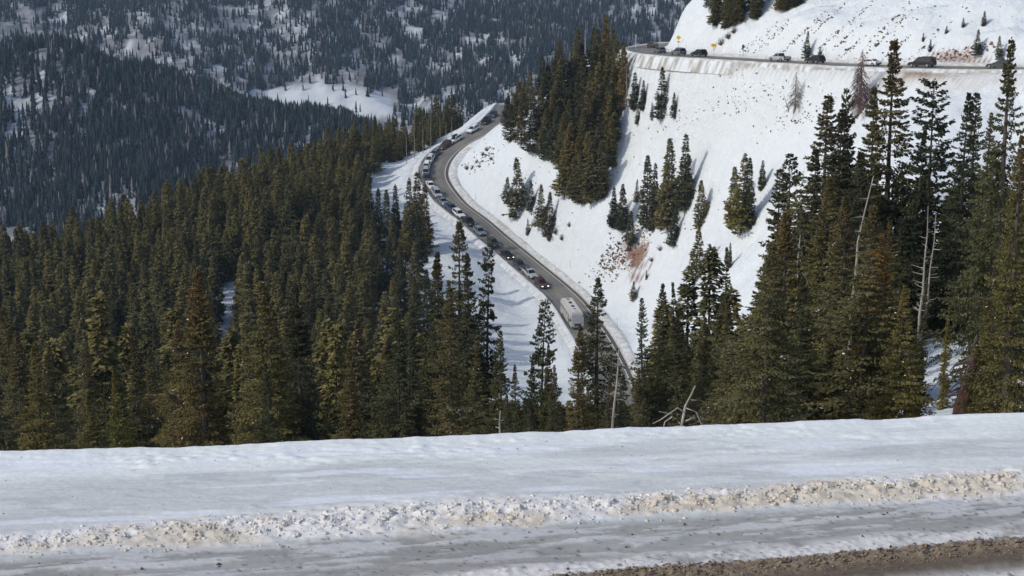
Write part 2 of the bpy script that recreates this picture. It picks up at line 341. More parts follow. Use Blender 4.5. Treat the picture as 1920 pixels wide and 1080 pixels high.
def build_terrain():
    ys = [-90, -60, -30, -10, 0]; y = 4.0
    while y < 6000:
        ys.append(y); y += (0.85 if 345 < y < 520 else 1.6) if y < 660 else min(1.6 + (y - 660) * 0.02, 14.0 if y < 3500 else 60)
    ys = np.array(ys)
    aa = np.r_[np.linspace(-1.4, -0.4, 26)[:-1], np.linspace(-0.4, 0.4, 361), np.linspace(0.4, 1.4, 26)[1:]]
    A, Yg = np.meshgrid(aa, ys); Xg = A * (np.maximum(Yg, 0) + 110)
    Z, DL, IL, DU, IU = height(Xg, Yg, True)
    X = Xg.ravel(); Y = Yg.ravel(); z = Z.ravel()
    n, m = Yg.shape
    idx = np.arange(n * m).reshape(n, m)
    Fc = np.column_stack([idx[:-1, :-1].ravel(), idx[:-1, 1:].ravel(), idx[1:, 1:].ravel(), idx[1:, :-1].ravel()])
    me = fast_mesh('terrain', np.column_stack([X, Y, z]), Fc, M_TERR, True)
    # ground cover colour: snow, road grit and bare soil where they lie
    snow = np.array([0.745, 0.79, 0.80]); C = np.tile(snow, (len(X), 1))
    def lay(k, col):
        nonlocal C
        k = np.clip(k, 0, 1)[:, None]; C = C * (1 - k) + np.array(col) * k
    # valley side of the upper road: grit thrown down the bank
    side = (X - RU[IU, 0]) * NU[IU, 0] + (Y - RU[IU, 1]) * NU[IU, 1]
    g = fbm(X / 7, Y / 7, 31, 3); g2 = fbm(X / 1.8, Y / 1.8, 32, 3)
    fall = RU[IU, 2] - z
    ga = fbm(IU / 7.0, fall / 5, 31, 4, .6); gb = fbm((X + .6 * Y) / 1.9, fall / 1.1, 33, 4, .65); gc = fbm(IU / 30.0, fall * 0, 35, 2)
    band = (side > 0) * smooth(4.5, 5.5, DU) * (1 - smooth(0.2 + 12 * ga * gc, 1.8 + 15 * ga * gc, fall)) * (DU < 26) * (IU < len(RU) - 60)
    lay(band * (.25 + .75 * smooth(0.34, 0.54, gb)) * (0.4 + 0.6 * smooth(.36, .5, gc)) * 0.95, (0.37, 0.29, 0.2))
    lay(band * smooth(0.6, 0.68, gb) * 0.5, (0.22, 0.17, 0.12))
    # uphill side of both roads: grey brown slush line
    band = smooth(4.5, 5, DL) * (1 - smooth(7.5, 12, DL + 4 * g)); lay(band * (0.3 + 0.7 * smooth(.4, .6, g2)) * 0.5, (0.42, 0.38, 0.33))
    band = (side < 0) * (1 - smooth(6.5, 9.5, DU)); lay(band * 0.5 * (0.4 + smooth(.4, .6, g2)), (0.45, 0.4, 0.34))
    # bare red soil scars
    for (px, py, rx, ry, k) in [(1190,492,2.6,3.2,1),(1197,478,2.4,3.2,1),(1178,458,2.6,1.6,.6),(1207,468,2.0,2.4,.9),(1796,106,5.5,1.3,.8),(1820,108,3,1.4,.8),(1768,107,3,1.0,.6)]:
        h = hit(px, py)
        if h is None: continue
        g5 = fbm((X + Y) / 2.6, z / 2.0, 37, 3); d = np.hypot((X - h[0]) / rx, (z - h[2]) / ry) + np.abs(Y - h[1]) * 0.02 + (g5 - 0.5) * 2.2
        lay((1 - smooth(0.55, 0.9, d)) * k * (Y < 700), (0.27, 0.165, 0.115))
    # stones and tufts breaking the snow on the steep bank
        # far hills: rock, litter and thin snow between the trees
    far = smooth(1000, 1300, Y); fpx, fpy = project(X, np.maximum(Y, 100), z); far = far * (1 - .85 * smooth(1.15, .8, np.hypot((fpx - 600) / 150, (fpy - 198) / 40)))
    f1 = fbm(X / 60, Y / 60, 51, 4); f2 = fbm(X / 14, Y / 22, 52, 3)
    lay(far * smooth(0.4, 0.58, f1) * 0.6, (0.30, 0.28, 0.27)); lay(far * smooth(0.44, 0.56, f2) * 0.7, (0.12, 0.12, 0.12)); lay(far * smooth(0.5, 0.6, fbm(X / 7, Y / 16, 53, 2)) * 0.5, (0.16, 0.15, 0.15)); lay(far * 0.12, (0.2, 0.2, 0.21))
    set_col(me, C)
    o = link(bpy.data.objects.new('terrain', me)); tag(o, kind='structure')
    tag(o, 'snow covered mountain terrain with steep road banks, a wooded valley and far slopes')
    return o
build_terrain()

def strip(name, Q, N, offs, hts, mat, col=None, uv=False, wob=0.0, seed=1, label=None, taper=None):
    n = len(Q); k = len(offs); V = np.zeros((n, k, 3))
    s = np.arange(n)
    for j in range(k):
        o = offs[j] + (0 if wob == 0 or j in (0,) else (fbm(s / 6.0, s * 0 + j * 3, seed, 3) - 0.5) * wob)
        h = hts[j] * (1 if j in (0, k - 1) or wob == 0 else (0.55 + 0.9 * fbm(s / 4.0, s * 0 + j * 7, seed + 3, 3)))
        V[:, j, 0] = Q[:, 0] + N[:, 0] * o; V[:, j, 1] = Q[:, 1] + N[:, 1] * o; V[:, j, 2] = Q[:, 2] + h
    idx = np.arange(n * k).reshape(n, k)
    Fc = np.column_stack([idx[:-1, :-1].ravel(), idx[1:, :-1].ravel(), idx[1:, 1:].ravel(), idx[:-1, 1:].ravel()])
    if offs[-1] > offs[0]: Fc = Fc[:, ::-1]
    me = fast_mesh(name, V.reshape(-1, 3), Fc, mat, not uv)
    if uv:
        ul = me.uv_layers.new(name='uv'); vi = np.zeros(len(me.loops), np.int32); me.loops.foreach_get('vertex_index', vi)
        UV = np.column_stack([np.tile(np.array(offs, float), n), np.repeat(s.astype(float), k)])
        ul.data.foreach_set('uv', UV[vi].ravel().astype(np.float32))
    if col is not None:
        C = np.zeros((n, k, 3)); gg = fbm(V[..., 0] / 0.9, V[..., 1] / 0.9 + V[..., 2] / .9, seed + 9, 3)
        for j in range(k):
            a = np.array(col[j][0]); b = np.array(col[j][1]); m = smooth(0.38, 0.62, gg[:, j])[:, None]; C[:, j] = a * (1 - m) + b * m
        set_col(me, C.reshape(-1, 3))
    o = link(bpy.data.objects.new(name, me)); tag(o, label, kind='structure'); return o
W1, W2 = (0.75, 0.785, 0.79), (0.69, 0.70, 0.69); G1, G2 = (0.57, 0.55, 0.49), (0.38, 0.36, 0.31); D1 = (0.3, 0.25, 0.2)
RO = [-4.9, -4.0, -2, 0, 2, 4, 4.8, 5.7]
strip('lower_road', RL, NL, RO, [0] * 8, M_ROAD, uv=True, label='grey two lane asphalt road curving down through the snow with a queue of cars')
strip('upper_road', RU, -NU, RO, [0] * 8, M_ROAD, uv=True, label='grey asphalt road crossing the slope at the top right')
# ploughed banks along the roads
strip('snow_bank_outer', RL, NL, [-4.7, -5.0, -5.4, -5.9, -6.8, -8.6], [-0.05, 0.5, 0.62, 0.42, 0.1, -1.4], M_BANK,
      [(G1, G2), (W1, G1), (W1, W1), (W1, W2), (G1, W1), (W1, W1)], wob=0.35, seed=4, label='ploughed snow bank on the valley edge of the lower road')
strip('snow_bank_inner', RL, NL, [5.5, 5.9, 6.5, 7.4, 8.4, 10.0], [-0.05, 0.35, 0.42, 0.5, 0.4, -0.9], M_BANK,
      [(G2, G2), (W2, G1), (G1, W1), (G1, W1), (W1, G1), (W1, W1)], wob=0.5, seed=14, label='dirty snow bank on the uphill edge of the lower road')
strip('snow_bank_upper_outer', RU, NU, [4.7, 5.0, 5.5, 6.1, 7.0, 8.6], [-0.05, 0.18, 0.28, 0.15, -0.45, -3.6], M_BANK,
      [(G1, W2), (W2, G1), (W2, G1), (W1, G1), (W1, G2), (W1, G2)], wob=0.3, seed=24, label='gritty snow bank on the valley edge of the upper road')
strip('snow_bank_upper_inner', RU, NU, [-5.4, -5.8, -6.5, -7.3, -8.2, -9.6], [-0.05, 0.3, 0.6, 0.7, 0.5, -0.9], M_BANK,
      [(G2, G2), (W2, G1), (W1, G1), (W1, W2), (W1, W1), (W1, W1)], wob=0.7, seed=34, label='ploughed snow bank at the foot of the cut above the upper road')

# ------------------------------------------------------------------ foreground road edge: shoulder snow, ice, berm, brown slush
AZ = R(78); U = np.array([math.sin(AZ), math.cos(AZ)]); Vv = np.array([-U[1], U[0]])
def uv_of(px, py):
    p = PZ(px, py, PLAT)[:2]; return p @ U, p @ Vv
def linefn(a, b):
    (u0, v0), (u1, v1) = uv_of(*a), uv_of(*b); k = (v1 - v0) / (u1 - u0); return lambda u: v0 + np.clip(k, -.1, .1) * (np.clip(u, -8, 8) - u0)
EDGE = linefn((0, 850), (1920, 775)); BERM = linefn((0, 1022), (1920, 903)); SLUSH = linefn((1050, 1084), (1920, 1010)); SLUSH2 = linefn((1650, 1084), (1920, 1057)); MIDL = linefn((0, 905), (800, 890))
def build_foreground():
    us = np.r_[-90, -60, -40, -25, -15, -10, -7, -5.5, np.arange(-4.6, 4.8, 0.012), 5.5, 7, 10, 15, 25, 40, 60, 90]
    # parametrise across: q=0 edge ; positive towards camera
    q = np.r_[-7.5, -5.5, -4.0, -2.8, -1.8, -1.1, -0.6, -0.3, -0.15, -0.08, -0.03, np.arange(0, 2.75, 0.012), 3.2, 4, 6, 10, 20, 40]
    Ug, Qg = np.meshgrid(us, q); ve = EDGE(Ug); V = ve - Qg
    X = Ug * U[0] + V * Vv[0]; Y = Ug * U[1] + V * Vv[1]
    Z = np.full(X.shape, PLAT)
    # rounded lip with ragged crust, then the bank falling away
    lip = (fbm(Ug * 3.5, Ug * 0, 3, 5, .6) - 0.5) * 0.022
    Z += np.where(Qg < 0, -(np.abs(Qg) ** 1.15) * 0.62, 0) + lip * np.exp(-(Qg / 0.25) ** 2)
    Z += 0.014 * (fbm(Ug * 0.8, Qg * 1.6, 5, 3) - 0.5)
    # wind crust plates streaked along the road
    a1 = fbm(Ug * 1.4, Qg * 7, 11, 4); Z += 0.007 * smooth(0.5, 0.58, a1) + 0.006 * (fbm(Ug * 9, Qg * 30, 15, 3) - .5)
    crust = (1 - smooth(0.28, 0.5, Qg)) * smooth(0.02, 0.14, Qg) * smooth(0.52, 0.62, fbm(Ug * 1.2, Qg * 2, 13, 2))
    wd, wid = worley(Ug * 9, Qg * 16, 3); Z += crust * 0.012 * (wid * smooth(0.6, 0.1, wd))
    # berm
    db = V - BERM(Ug); bw = 0.17 + 0.035 * np.sin(Ug * 1.7)
    kb = np.exp(-(db / bw) ** 2)
    wq = 0.09 * (fbm(Ug * 5, V * 5, 71, 3) - .5); wr = 0.09 * (fbm(Ug * 5, V * 5, 72, 3) - .5)
    w1, i1 = worley((Ug + wq) * 10, (V + wr) * 16, 7); w2, i2 = worley((Ug + wr) * 24, (V + wq) * 34, 17)
    lump = i1 * smooth(0.75, 0.25, w1) * 0.045 + i2 * smooth(0.6, 0.2, w2) * 0.02 + 0.045 * (fbm(Ug * 14, V * 20, 73, 4, .65) - .4)
    right = 0.3 + 0.7 * smooth(-2.4, 0.6, Ug)
    Z += kb * (0.12 + .88 * right) * (0.02 + 0.52 * lump)
    # packed ice with thin snow smears
    db_pre = V - BERM(Ug)
    sm = fbm(Ug * 2.6, V * 17, 23, 5, 0.62); smear = smooth(0.54, 0.64, sm + 0.05 * smooth(.6, .2, -db_pre))
    inner = smooth(0.15, 0.3, -db); Z += 0.006 * smear * inner
    # slush ruts
    ds = SLUSH(Ug) - V; ds2 = SLUSH2(Ug) - V
    ks = smooth(-0.02, 0.05, ds + 0.05 * (fbm(Ug * 3, V * 3, 29, 3) - .5)) * (1 - smooth(-0.03, 0.04, ds2 + 0.06 * (fbm(Ug * 4, V * 4, 30, 3) - .5)))
    w3, i3 = worley(Ug * 30, V * 38, 27); w4, i4 = worley(Ug * 14, V * 17, 28)
    clod = (i3 * smooth(0.75, 0.1, w3) * 0.013 + i4 * smooth(0.8, 0.1, w4) * 0.014 + 0.02 * (fbm(Ug * 22, V * 34, 75, 4, .65) - .4))
    Z += ks * (clod * (1.0 - 0.75 * smooth(0.1, 0.24, ds)) + 0.01) - 0.008 * smooth(0.0, 0.1, ds2)
    pre = smooth(0.14, 0.03, np.abs(ds + 0.08)); Z += pre * 0.012 * i3 * smooth(.7, .1, w3)
    post = smooth(0.02, 0.1, ds2); Z += post * 0.014 * i3 * smooth(.7, .1, w3)
    n, m = X.shape; idx = np.arange(n * m).reshape(n, m)
    Fc = np.column_stack([idx[:-1, :-1].ravel(), idx[1:, :-1].ravel(), idx[1:, 1:].ravel(), idx[:-1, 1:].ravel()])
    me = fast_mesh('roadside', np.column_stack([X.ravel(), Y.ravel(), Z.ravel()]), Fc, M_NEAR, True)
    C = np.zeros((n, m, 3)); C[:] = (0.81, 0.84, 0.815)
    def lay(k, col):
        nonlocal C
        k = np.clip(k, 0, 1)[..., None]; C = C * (1 - k) + np.array(col) * k
    st = fbm(Ug * 0.7, Qg * 3.2, 61, 4); st2 = fbm(Ug * 2.5, Qg * 14, 62, 4)
    lay(smooth(0.22, 0.55, Qg + 0.5 * (st - 0.5)) * (0.35 + 0.6 * smooth(.4, .62, st)), (0.61, 0.63, 0.61))
    lay(smooth(0.6, 0.68, st2) * 0.35 * smooth(.1, .3, Qg), (0.45, 0.46, 0.47))
    lay(smooth(0.58, 0.7, fbm(Ug * 1.1, Qg * 9, 63, 4)) * 0.6, (0.82, 0.85, 0.9))
    ln = np.exp(-((V - MIDL(Ug)) / 0.012) ** 2) * smooth(-0.6, -1.2, Ug); lay(ln * 0.6, (0.84, 0.86, 0.9))
    # inner lane side: grey packed ice
    lay(inner * 0.93, (0.35, 0.345, 0.32)); lay(inner * smooth(0.42, 0.62, fbm(Ug * 0.9, V * 3, 64, 4)) * 0.5, (0.27, 0.26, 0.24))
    lay(inner * smear * 0.55 * (1 - smooth(.35, .9, -db)), (0.7, 0.71, 0.71)); lay(inner * smear * 0.22, (0.55, 0.55, 0.54))
    # berm: tan stained clods
    kk = smooth(0.18, 0.5, kb + 0.5 * (fbm(Ug * 4, V * 4, 65, 3) - .5))
    lay(kk * 0.92, (0.82, 0.83, 0.85)); tan = (0.35 + 0.65 * smooth(0.38, 0.6, fbm(Ug * 2.4, V * 3.5, 66, 4) + 0.25 * smooth(0.1, -0.15, db) - 0.12)) * (0.25 + .75 * right)
    lay(kk * tan * 0.8, (0.64, 0.57, 0.45)); lay(kk * tan * smooth(.55, .75, i1) * 0.4, (0.50, 0.42, 0.31))
    lay(np.clip(pre, 0, 1) * 0.75 * smooth(0.3, 0.6, fbm(Ug * 6, V * 8, 67, 3) + .1), (0.78, 0.76, 0.74))
    lay(ks, (0.19, 0.145, 0.098)); lay(ks * smooth(0.35, 0.8, i3) * 0.5, (0.29, 0.235, 0.165)); lay(ks * smooth(.12, .24, ds) * 0.8, (0.115, 0.088, 0.062))
    lay(post * 0.9, (0.62, 0.6, 0.57)); lay(post * smooth(.7, .9, i3) * 0.6, (0.16, 0.13, 0.11))
    lay(smooth(0.80, 0.84, fbm(Ug * 30, V * 45, 68, 2)) * smooth(0.05, 0.2, -db) * 0.8, (0.12, 0.11, 0.1))
    set_col(me, C.reshape(-1, 3))
    o = link(bpy.data.objects.new('roadside', me)); tag(o, 'snowy road edge in front with packed ice, a tan stained berm and a strip of brown slush', kind='structure')
    return X, Y, Z, Ug, V
FX, FY, FZ, FU, FV = build_foreground()
ICO_V = []; 
def ico():
    t = (1 + 5 ** .5) / 2
    v = np.array([(-1,t,0),(1,t,0),(-1,-t,0),(1,-t,0),(0,-1,t),(0,1,t),(0,-1,-t),(0,1,-t),(t,0,-1),(t,0,1),(-t,0,-1),(-t,0,1)], float); v /= np.linalg.norm(v[0])
    f = np.array([(0,11,5),(0,5,1),(0,1,7),(0,7,10),(0,10,11),(1,5,9),(5,11,4),(11,10,2),(10,7,6),(7,1,8),(3,9,4),(3,4,2),(3,2,6),(3,6,8),(3,8,9),(4,9,5),(2,4,11),(6,2,10),(8,6,7),(9,8,1)])
    return v, f
IV, IF = ico()
def lumps(name, P, S, C, mat, seed, flat=0.7, sm=False):
    rng = np.random.default_rng(seed); n = len(P)
    V = IV[None] * S[:, None, None] * rng.uniform(0.45, 1.5, (n, 12, 1)) * np.array([1, 1, flat]) * rng.uniform(0.55, 1.7, (n, 1, 3))
    V = V + P[:, None]; Fc = (IF[None] + (np.arange(n) * 12)[:, None, None]).reshape(-1, 3)
    me = fast_mesh(name, V.reshape(-1, 3), Fc, mat, sm, 3); set_col(me, np.repeat(C, 12, 0)); return link(bpy.data.objects.new(name, me))
def fg_scatter():
    rng = np.random.default_rng(5)
    def z_at(u, v):
        q = EDGE(u) - v; du = (u + 4.6) / 0.012; us0 = 8
        i = np.clip(us0 + du, 8, FX.shape[1] - 10).astype(int); j = np.clip(11 + q / 0.012, 11, FX.shape[0] - 8).astype(int)
        return FZ[j, i]
    n = 7500; u = rng.uniform(-4, 4.5, n); keep = rng.random(n) < (0.3 + 0.7 * smooth(-2.4, 0.2, u)); u = u[keep]; n = len(u)
    v = BERM(u) + np.clip(rng.normal(0, 0.095, n), -.24, .18); s = (0.003 + 0.010 * rng.random(n) ** 2.5) * (0.65 + 0.35 * smooth(-2.5, .5, u))
    P = np.column_stack([u * U[0] + v * Vv[0], u * U[1] + v * Vv[1], z_at(u, v) + s * 0.2])
    k = np.clip(smooth(0.38, 0.62, fbm(u * 2.4, v * 3.5, 66, 4) + 0.2 * smooth(0.1, -0.15, v - BERM(u)) - 0.1) * smooth(-2.2, 0, u) * .6 + .22 + rng.normal(0, 0.09, n), 0, 1)[:, None]
    C = np.array([0.8, 0.78, 0.73]) * (1 - k) + np.array([0.64, 0.56, 0.44]) * k
    P[:, 2] -= s * .7; o = lumps('snow_chunks', P, s * 1.1, C, M_CLOD, 6, .8, True); tag(o, 'broken white and tan snow chunks heaped along the ploughed berm', 'snow chunks', kind='stuff')
    n = 260; u = rng.uniform(-4, 4.2, n); v = BERM(u) - 0.25 - np.abs(rng.normal(0, 0.35, n)); s = 0.002 + 0.007 * rng.random(n) ** 2.5
    m = rng.random(n) < 0.45; v = np.where(m, SLUSH(u) + np.abs(rng.normal(0, 0.07, n)), v)
    n2 = 90; u = np.r_[u, rng.uniform(-4, 4.2, n2)]; v = np.r_[v, EDGE(u[-n2:]) - rng.uniform(0.1, 1.0, n2)]; s = np.r_[s, rng.uniform(0.0015, 0.0035, n2)]
    P = np.column_stack([u * U[0] + v * Vv[0], u * U[1] + v * Vv[1], z_at(u, v) + s * 0.4]); C = np.tile((0.10, 0.085, 0.07), (len(u), 1)) * rng.uniform(0.6, 2.2, (len(u), 1))
    o = lumps('road_grit', P, s, C, M_CLOD, 7); tag(o, 'dark grit and pebbles strewn over the packed ice', 'grit', kind='stuff')
    n = 9000; u = rng.uniform(0.2, 4.4, n); v = SLUSH(u) - rng.uniform(-0.02, 0.28, n) ** 1.0; s = (0.0015 + 0.007 * rng.random(n) ** 2.4) * (1 - 0.6 * smooth(0.1, 0.25, SLUSH(u) - v))
    P = np.column_stack([u * U[0] + v * Vv[0], u * U[1] + v * Vv[1], z_at(u, v) + s * 0.2]); k = rng.random((n, 1))
    C = np.array([0.16, 0.122, 0.085]) * (1 - k) + np.array([0.32, 0.26, 0.18]) * k
    o = lumps('slush_clods', P, s, C, M_CLOD, 8); tag(o, 'crumbly brown slush clods in the strip at the bottom right', 'slush', kind='stuff')
fg_scatter()

# ------------------------------------------------------------------ conifers
def conifer(seed, H, Rr, nb, sp, leaf, t0=0.05, gap=0.35, droop=0.5, top_brown=0.0, power=0.85, irregular=0.25, snow=0.0, spire=1.0, dens_clump=0.0):
    """crown of many drooping branches, each set with small needle sprays; returns (V, F quads, C)"""
    rng = np.random.default_rng(seed)
    t = t0 + (1 - t0) * rng.random(nb) ** 0.9; t = np.sort(t); ang = (np.arange(nb) * 2.39996 + rng.uniform(-0.6, 0.6, nb)) % (2 * math.pi)
    lowf = vnoise(ang * 1.3 + seed, t * 9, seed) ; lf2 = vnoise(np.zeros(nb) + seed, t * 16, seed + 3)
    prof = (1 - t) ** power * (0.55 + 0.45 * smooth(0, 0.12, t - t0 + 0.03))
    L = Rr * (prof + 0.02) * (1 - irregular + 2 * irregular * lowf) * (0.8 + 0.4 * lf2) * rng.uniform(0.7, 1.12, nb)
    L = np.where(rng.random(nb) < 0.06, L * 1.35, L) * (1 + 0.22 * np.cos(ang - seed)); keep = ~((lowf < gap * 0.8) & (rng.random(nb) < 0.75)) | (t > 0.86)
    t, ang, L = t[keep], ang[keep], L[keep]; nb = len(t)
    z0 = t * H; slope = 0.35 * smooth(0.7, 1, t) - droop * (1 - 0.8 * t) * rng.uniform(0.6, 1.3, nb)
    ns = np.maximum(3, (sp * (0.25 + L / Rr) * rng.uniform(.8, 1.2, nb))).astype(int)
    b = np.repeat(np.arange(nb), ns); n = len(b); s = rng.random(n) ** 0.75
    nk = 7.0; sk = (np.floor(s * nk) + vnoise(b * 3.7, np.floor(s * nk) * 1.9, seed + 11)) / nk; sk = 0.1 + 0.9 * np.clip(sk, 0, 1)
    Lb = L[b]; side = rng.uniform(-1, 1, n); side = np.sign(side) * np.abs(side) ** 0.8
    s = np.clip(sk + np.abs(side) * 0.16, 0, 1.06); r = s * Lb; zz = z0[b] + slope[b] * r + 0.12 * Lb * s ** 3 - 0.05 * Lb * np.sin(s * 3)
    lat = side * Lb * 0.36 * (1.12 - sk * 0.85)
    ca, sa = np.cos(ang[b]), np.sin(ang[b])
    P = np.column_stack([ca * r - sa * lat, sa * r + ca * lat, zz - np.abs(lat) * 0.25 - rng.random(n) * 0.10 * leaf * 4])
    # spray direction: outward + sideways + hanging
    d = np.column_stack([ca * 0.8 - sa * np.sign(side) * 0.7, sa * 0.8 + ca * np.sign(side) * 0.7, -0.15 - 0.5 * rng.random(n)]) + rng.normal(0, 0.35, (n, 3))
    d /= np.linalg.norm(d, axis=1)[:, None]
    up = np.tile((0, 0, 1.0), (n, 1)) + rng.normal(0, 0.55, (n, 3)); sd = np.cross(d, up); sd /= np.linalg.norm(sd, axis=1)[:, None]
    ll = (leaf * rng.uniform(0.7, 1.5, n) * (0.65 + 0.5 * (1 - t[b])))[:, None]; wv = ll * rng.uniform(0.18, 0.36, (n, 1))
    V = np.stack([P, P + d * ll * 0.45 + sd * wv, P + d * ll, P + d * ll * 0.45 - sd * wv], 1)
    # leader
    nt_ = 14; zt = np.linspace(0.93, 1.0, nt_) * H; at_ = rng.uniform(0, 6.28, nt_); lt = leaf * 0.9
    d2 = np.column_stack([np.cos(at_) * 0.5, np.sin(at_) * 0.5, np.full(nt_, 0.6)]); Pt = np.column_stack([np.zeros(nt_), np.zeros(nt_), zt - 0.3 * lt])
    s2 = np.cross(d2, (0.1, 0.2, 1)); s2 /= np.linalg.norm(s2, axis=1)[:, None]
    V = np.concatenate([V, np.stack([Pt, Pt + d2 * lt * .5 + s2 * lt * .25, Pt + d2 * lt, Pt + d2 * lt * .5 - s2 * lt * .25], 1)])
    tt = np.r_[t[b], zt / H]; ss = np.r_[s, np.ones(nt_)]; m = len(tt)
    cl = vnoise(np.r_[ang[b], at_] * 2.5, tt * 14, seed + 7)
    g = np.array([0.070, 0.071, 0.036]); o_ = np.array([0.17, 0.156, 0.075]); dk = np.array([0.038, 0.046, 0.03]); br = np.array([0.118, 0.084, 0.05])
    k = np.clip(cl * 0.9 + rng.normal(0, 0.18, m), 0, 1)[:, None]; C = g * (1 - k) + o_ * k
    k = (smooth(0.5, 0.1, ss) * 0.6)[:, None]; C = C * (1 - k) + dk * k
    k = (smooth(0.74, 0.9, tt) * top_brown * (rng.random(m) < 0.7) + (rng.random(m) < 0.05) * 0.8)[:, None]; k = np.clip(k, 0, 1); C = C * (1 - k) + br * k
    if snow: 
        k = (rng.random(m) < snow)[:, None] * 1.0; C = C * (1 - k) + np.array([0.7, 0.72, 0.76]) * k
    Fc = np.arange(m * 4).reshape(-1, 4)
    return V.reshape(-1, 3), Fc, np.repeat(C, 4, 0)
def tube(V, Fl, pts, rad, k=5):
    base = len(V); n = len(pts)
    for i, p in enumerate(pts):
        p = Vector(p); d = (Vector(pts[min(i + 1, n - 1)]) - Vector(pts[max(i - 1, 0)])).normalized()
        a = d.orthogonal().normalized(); b = d.cross(a)
        for j in range(k):
            an = 2 * math.pi * j / k; V.append(tuple(p + (a * math.cos(an) + b * math.sin(an)) * rad[i]))
    for i in range(n - 1):
        for j in range(k):
            q = (j + 1) % k; Fl.append((base + i * k + j, base + i * k + q, base + (i + 1) * k + q, base + (i + 1) * k + j))
def trunk_mesh(name, H, r, seed, mat, lean=0.15, sub=0, k=7):
    rng = random.Random(seed); V, Fl = [], []; pts = []; x = y = 0
    for i in range(10):
        f = i / 9; pts.append((x, y, f * H * 0.985 - (1.2 if i == 0 else 0))); x += rng.uniform(-1, 1) * lean * 0.25; y += rng.uniform(-1, 1) * lean * 0.25
    pts = [(a * (1 - abs(2 * i / 9 - 1)), b * (1 - abs(2 * i / 9 - 1)), c_) for i, (a, b, c_) in enumerate(pts)]
    tube(V, Fl, pts, [r * (1.25 if i == 0 else 1) * (1 - 0.96 * i / 9) for i in range(10)], k)
    for i in range(sub):                    # dead limbs
        z = H * rng.uniform(0.05, 0.6); a = rng.uniform(0, 6.28); L = rng.uniform(0.06, 0.11) * H * (1 - z / H)
        d = (math.cos(a), math.sin(a)); tube(V, Fl, [(0, 0, z), (d[0] * L * .5, d[1] * L * .5, z - L * .1), (d[0] * L, d[1] * L, z - L * .35)], [r * .16, r * .1, r * .03], 3)
    me = bpy.data.meshes.new(name); me.from_pydata(V, [], Fl); me.update(); me.materials.append(mat); return me
# unit trees are 18 m (near) and 16 m (far); every placed tree scales them
KINDS = {}
def add_kind(key, seed, H, Rr, nb, sp, leaf, **kw):
    V, Fc, C = conifer(seed, H, Rr, nb, sp, leaf, **kw)
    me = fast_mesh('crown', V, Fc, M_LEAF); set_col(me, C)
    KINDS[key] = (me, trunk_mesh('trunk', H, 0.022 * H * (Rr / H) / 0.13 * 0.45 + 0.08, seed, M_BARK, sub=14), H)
for i, (Rr, pw, gp, dr, tb, ir) in enumerate([(3.0, .9, .5, .6, .8, .5), (2.6, .85, .55, .5, .4, .55), (3.3, .85, .6, .7, .3, .6), (2.1, .9, .45, .55, .0, .5), (2.8, 1.0, .5, .45, .9, .5), (2.5, .8, .7, .4, .2, .65)]):
    add_kind('near%d' % i, 100 + i, 18, Rr, 380, 185, 0.175, snow=.004, dens_clump=.6, gap=gp, droop=dr, top_brown=tb, power=pw, irregular=ir)
for i, (Rr, pw, gp, dr, sn) in enumerate([(1.9, .8, .3, .5, 0), (1.5, .75, .35, .45, 0), (2.2, .85, .3, .5, 0), (1.6, .7, .45, .5, 0), (1.9, .8, .4, .45, .05)]):
    add_kind('mid%d' % i, 200 + i, 16, Rr, 260, 26, 0.46, gap=gp, droop=dr, power=pw, irregular=.28, snow=sn, top_brown=.2)
add_kind('sparse0', 301, 18, 2.3, 150, 120, 0.26, gap=.3, droop=.15, power=.45, irregular=.5, t0=.2)
add_kind('sparse1', 302, 18, 1.7, 170, 80, 0.26, gap=.3, droop=.25, power=.5, irregular=.5, t0=.12)
PROTO = {}
TREES = []
def tree(kind, x, y, H, wide=1.0, tint=(1, 1, 1), label=None, group=None, z=None, name='spruce_tree', cat='tree', sink=0.3):
    cr, tr, h0 = KINDS[kind]; s = H / h0; z = float(height(np.array([x]), np.array([y]))[0]) if z is None else z
    rz = random.uniform(0, 6.28)
    e = empty(name, (x, y, z - sink), rz); e.rotation_euler = (random.gauss(0, .022), random.gauss(0, .022), rz)
    for mn, me in (('trunk', tr), ('crown', cr)):
        o = bpy.data.objects.new(mn, me); COL.objects.link(o); o.parent = e; o.scale = (s * wide, s * wide, s)
        if mn == 'trunk': o.scale = (s, s, s)
        else: o.color = (*tint, 1)
        PROTO.setdefault((kind, mn), o)
    tag(e, label, cat, group); TREES.append((x, y)); return e
random.seed(11)
def tree_top(kind, px, top, Y, **k):
    """a tree standing at distance Y whose tip the photo shows at (px, top)"""
    p = PY(px, top, Y); g = float(height(p[:1], np.array([float(Y)]))[0]); H = min(max(p[2] - g + 0.3, 3.0), 27); return tree(kind, p[0], Y, H, z=g, **k)
def tree_base(kind, px, base, top, **k):
    h = hit(px, base)
    if h is None: return None
    p = PY(px, top, h[1]); return tree(kind, h[0], h[1], max(p[2] - h[2] + 0.3, 0.8), z=h[2], **k)
BR = (1.12, .98, .88); OL = (1.14, 1.08, .86); DKG = (.62, .7, .72); N_ = (1, 1, 1); YG = (1.35, 1.3, .7); GB = (1.0, 0.98, 1.02)
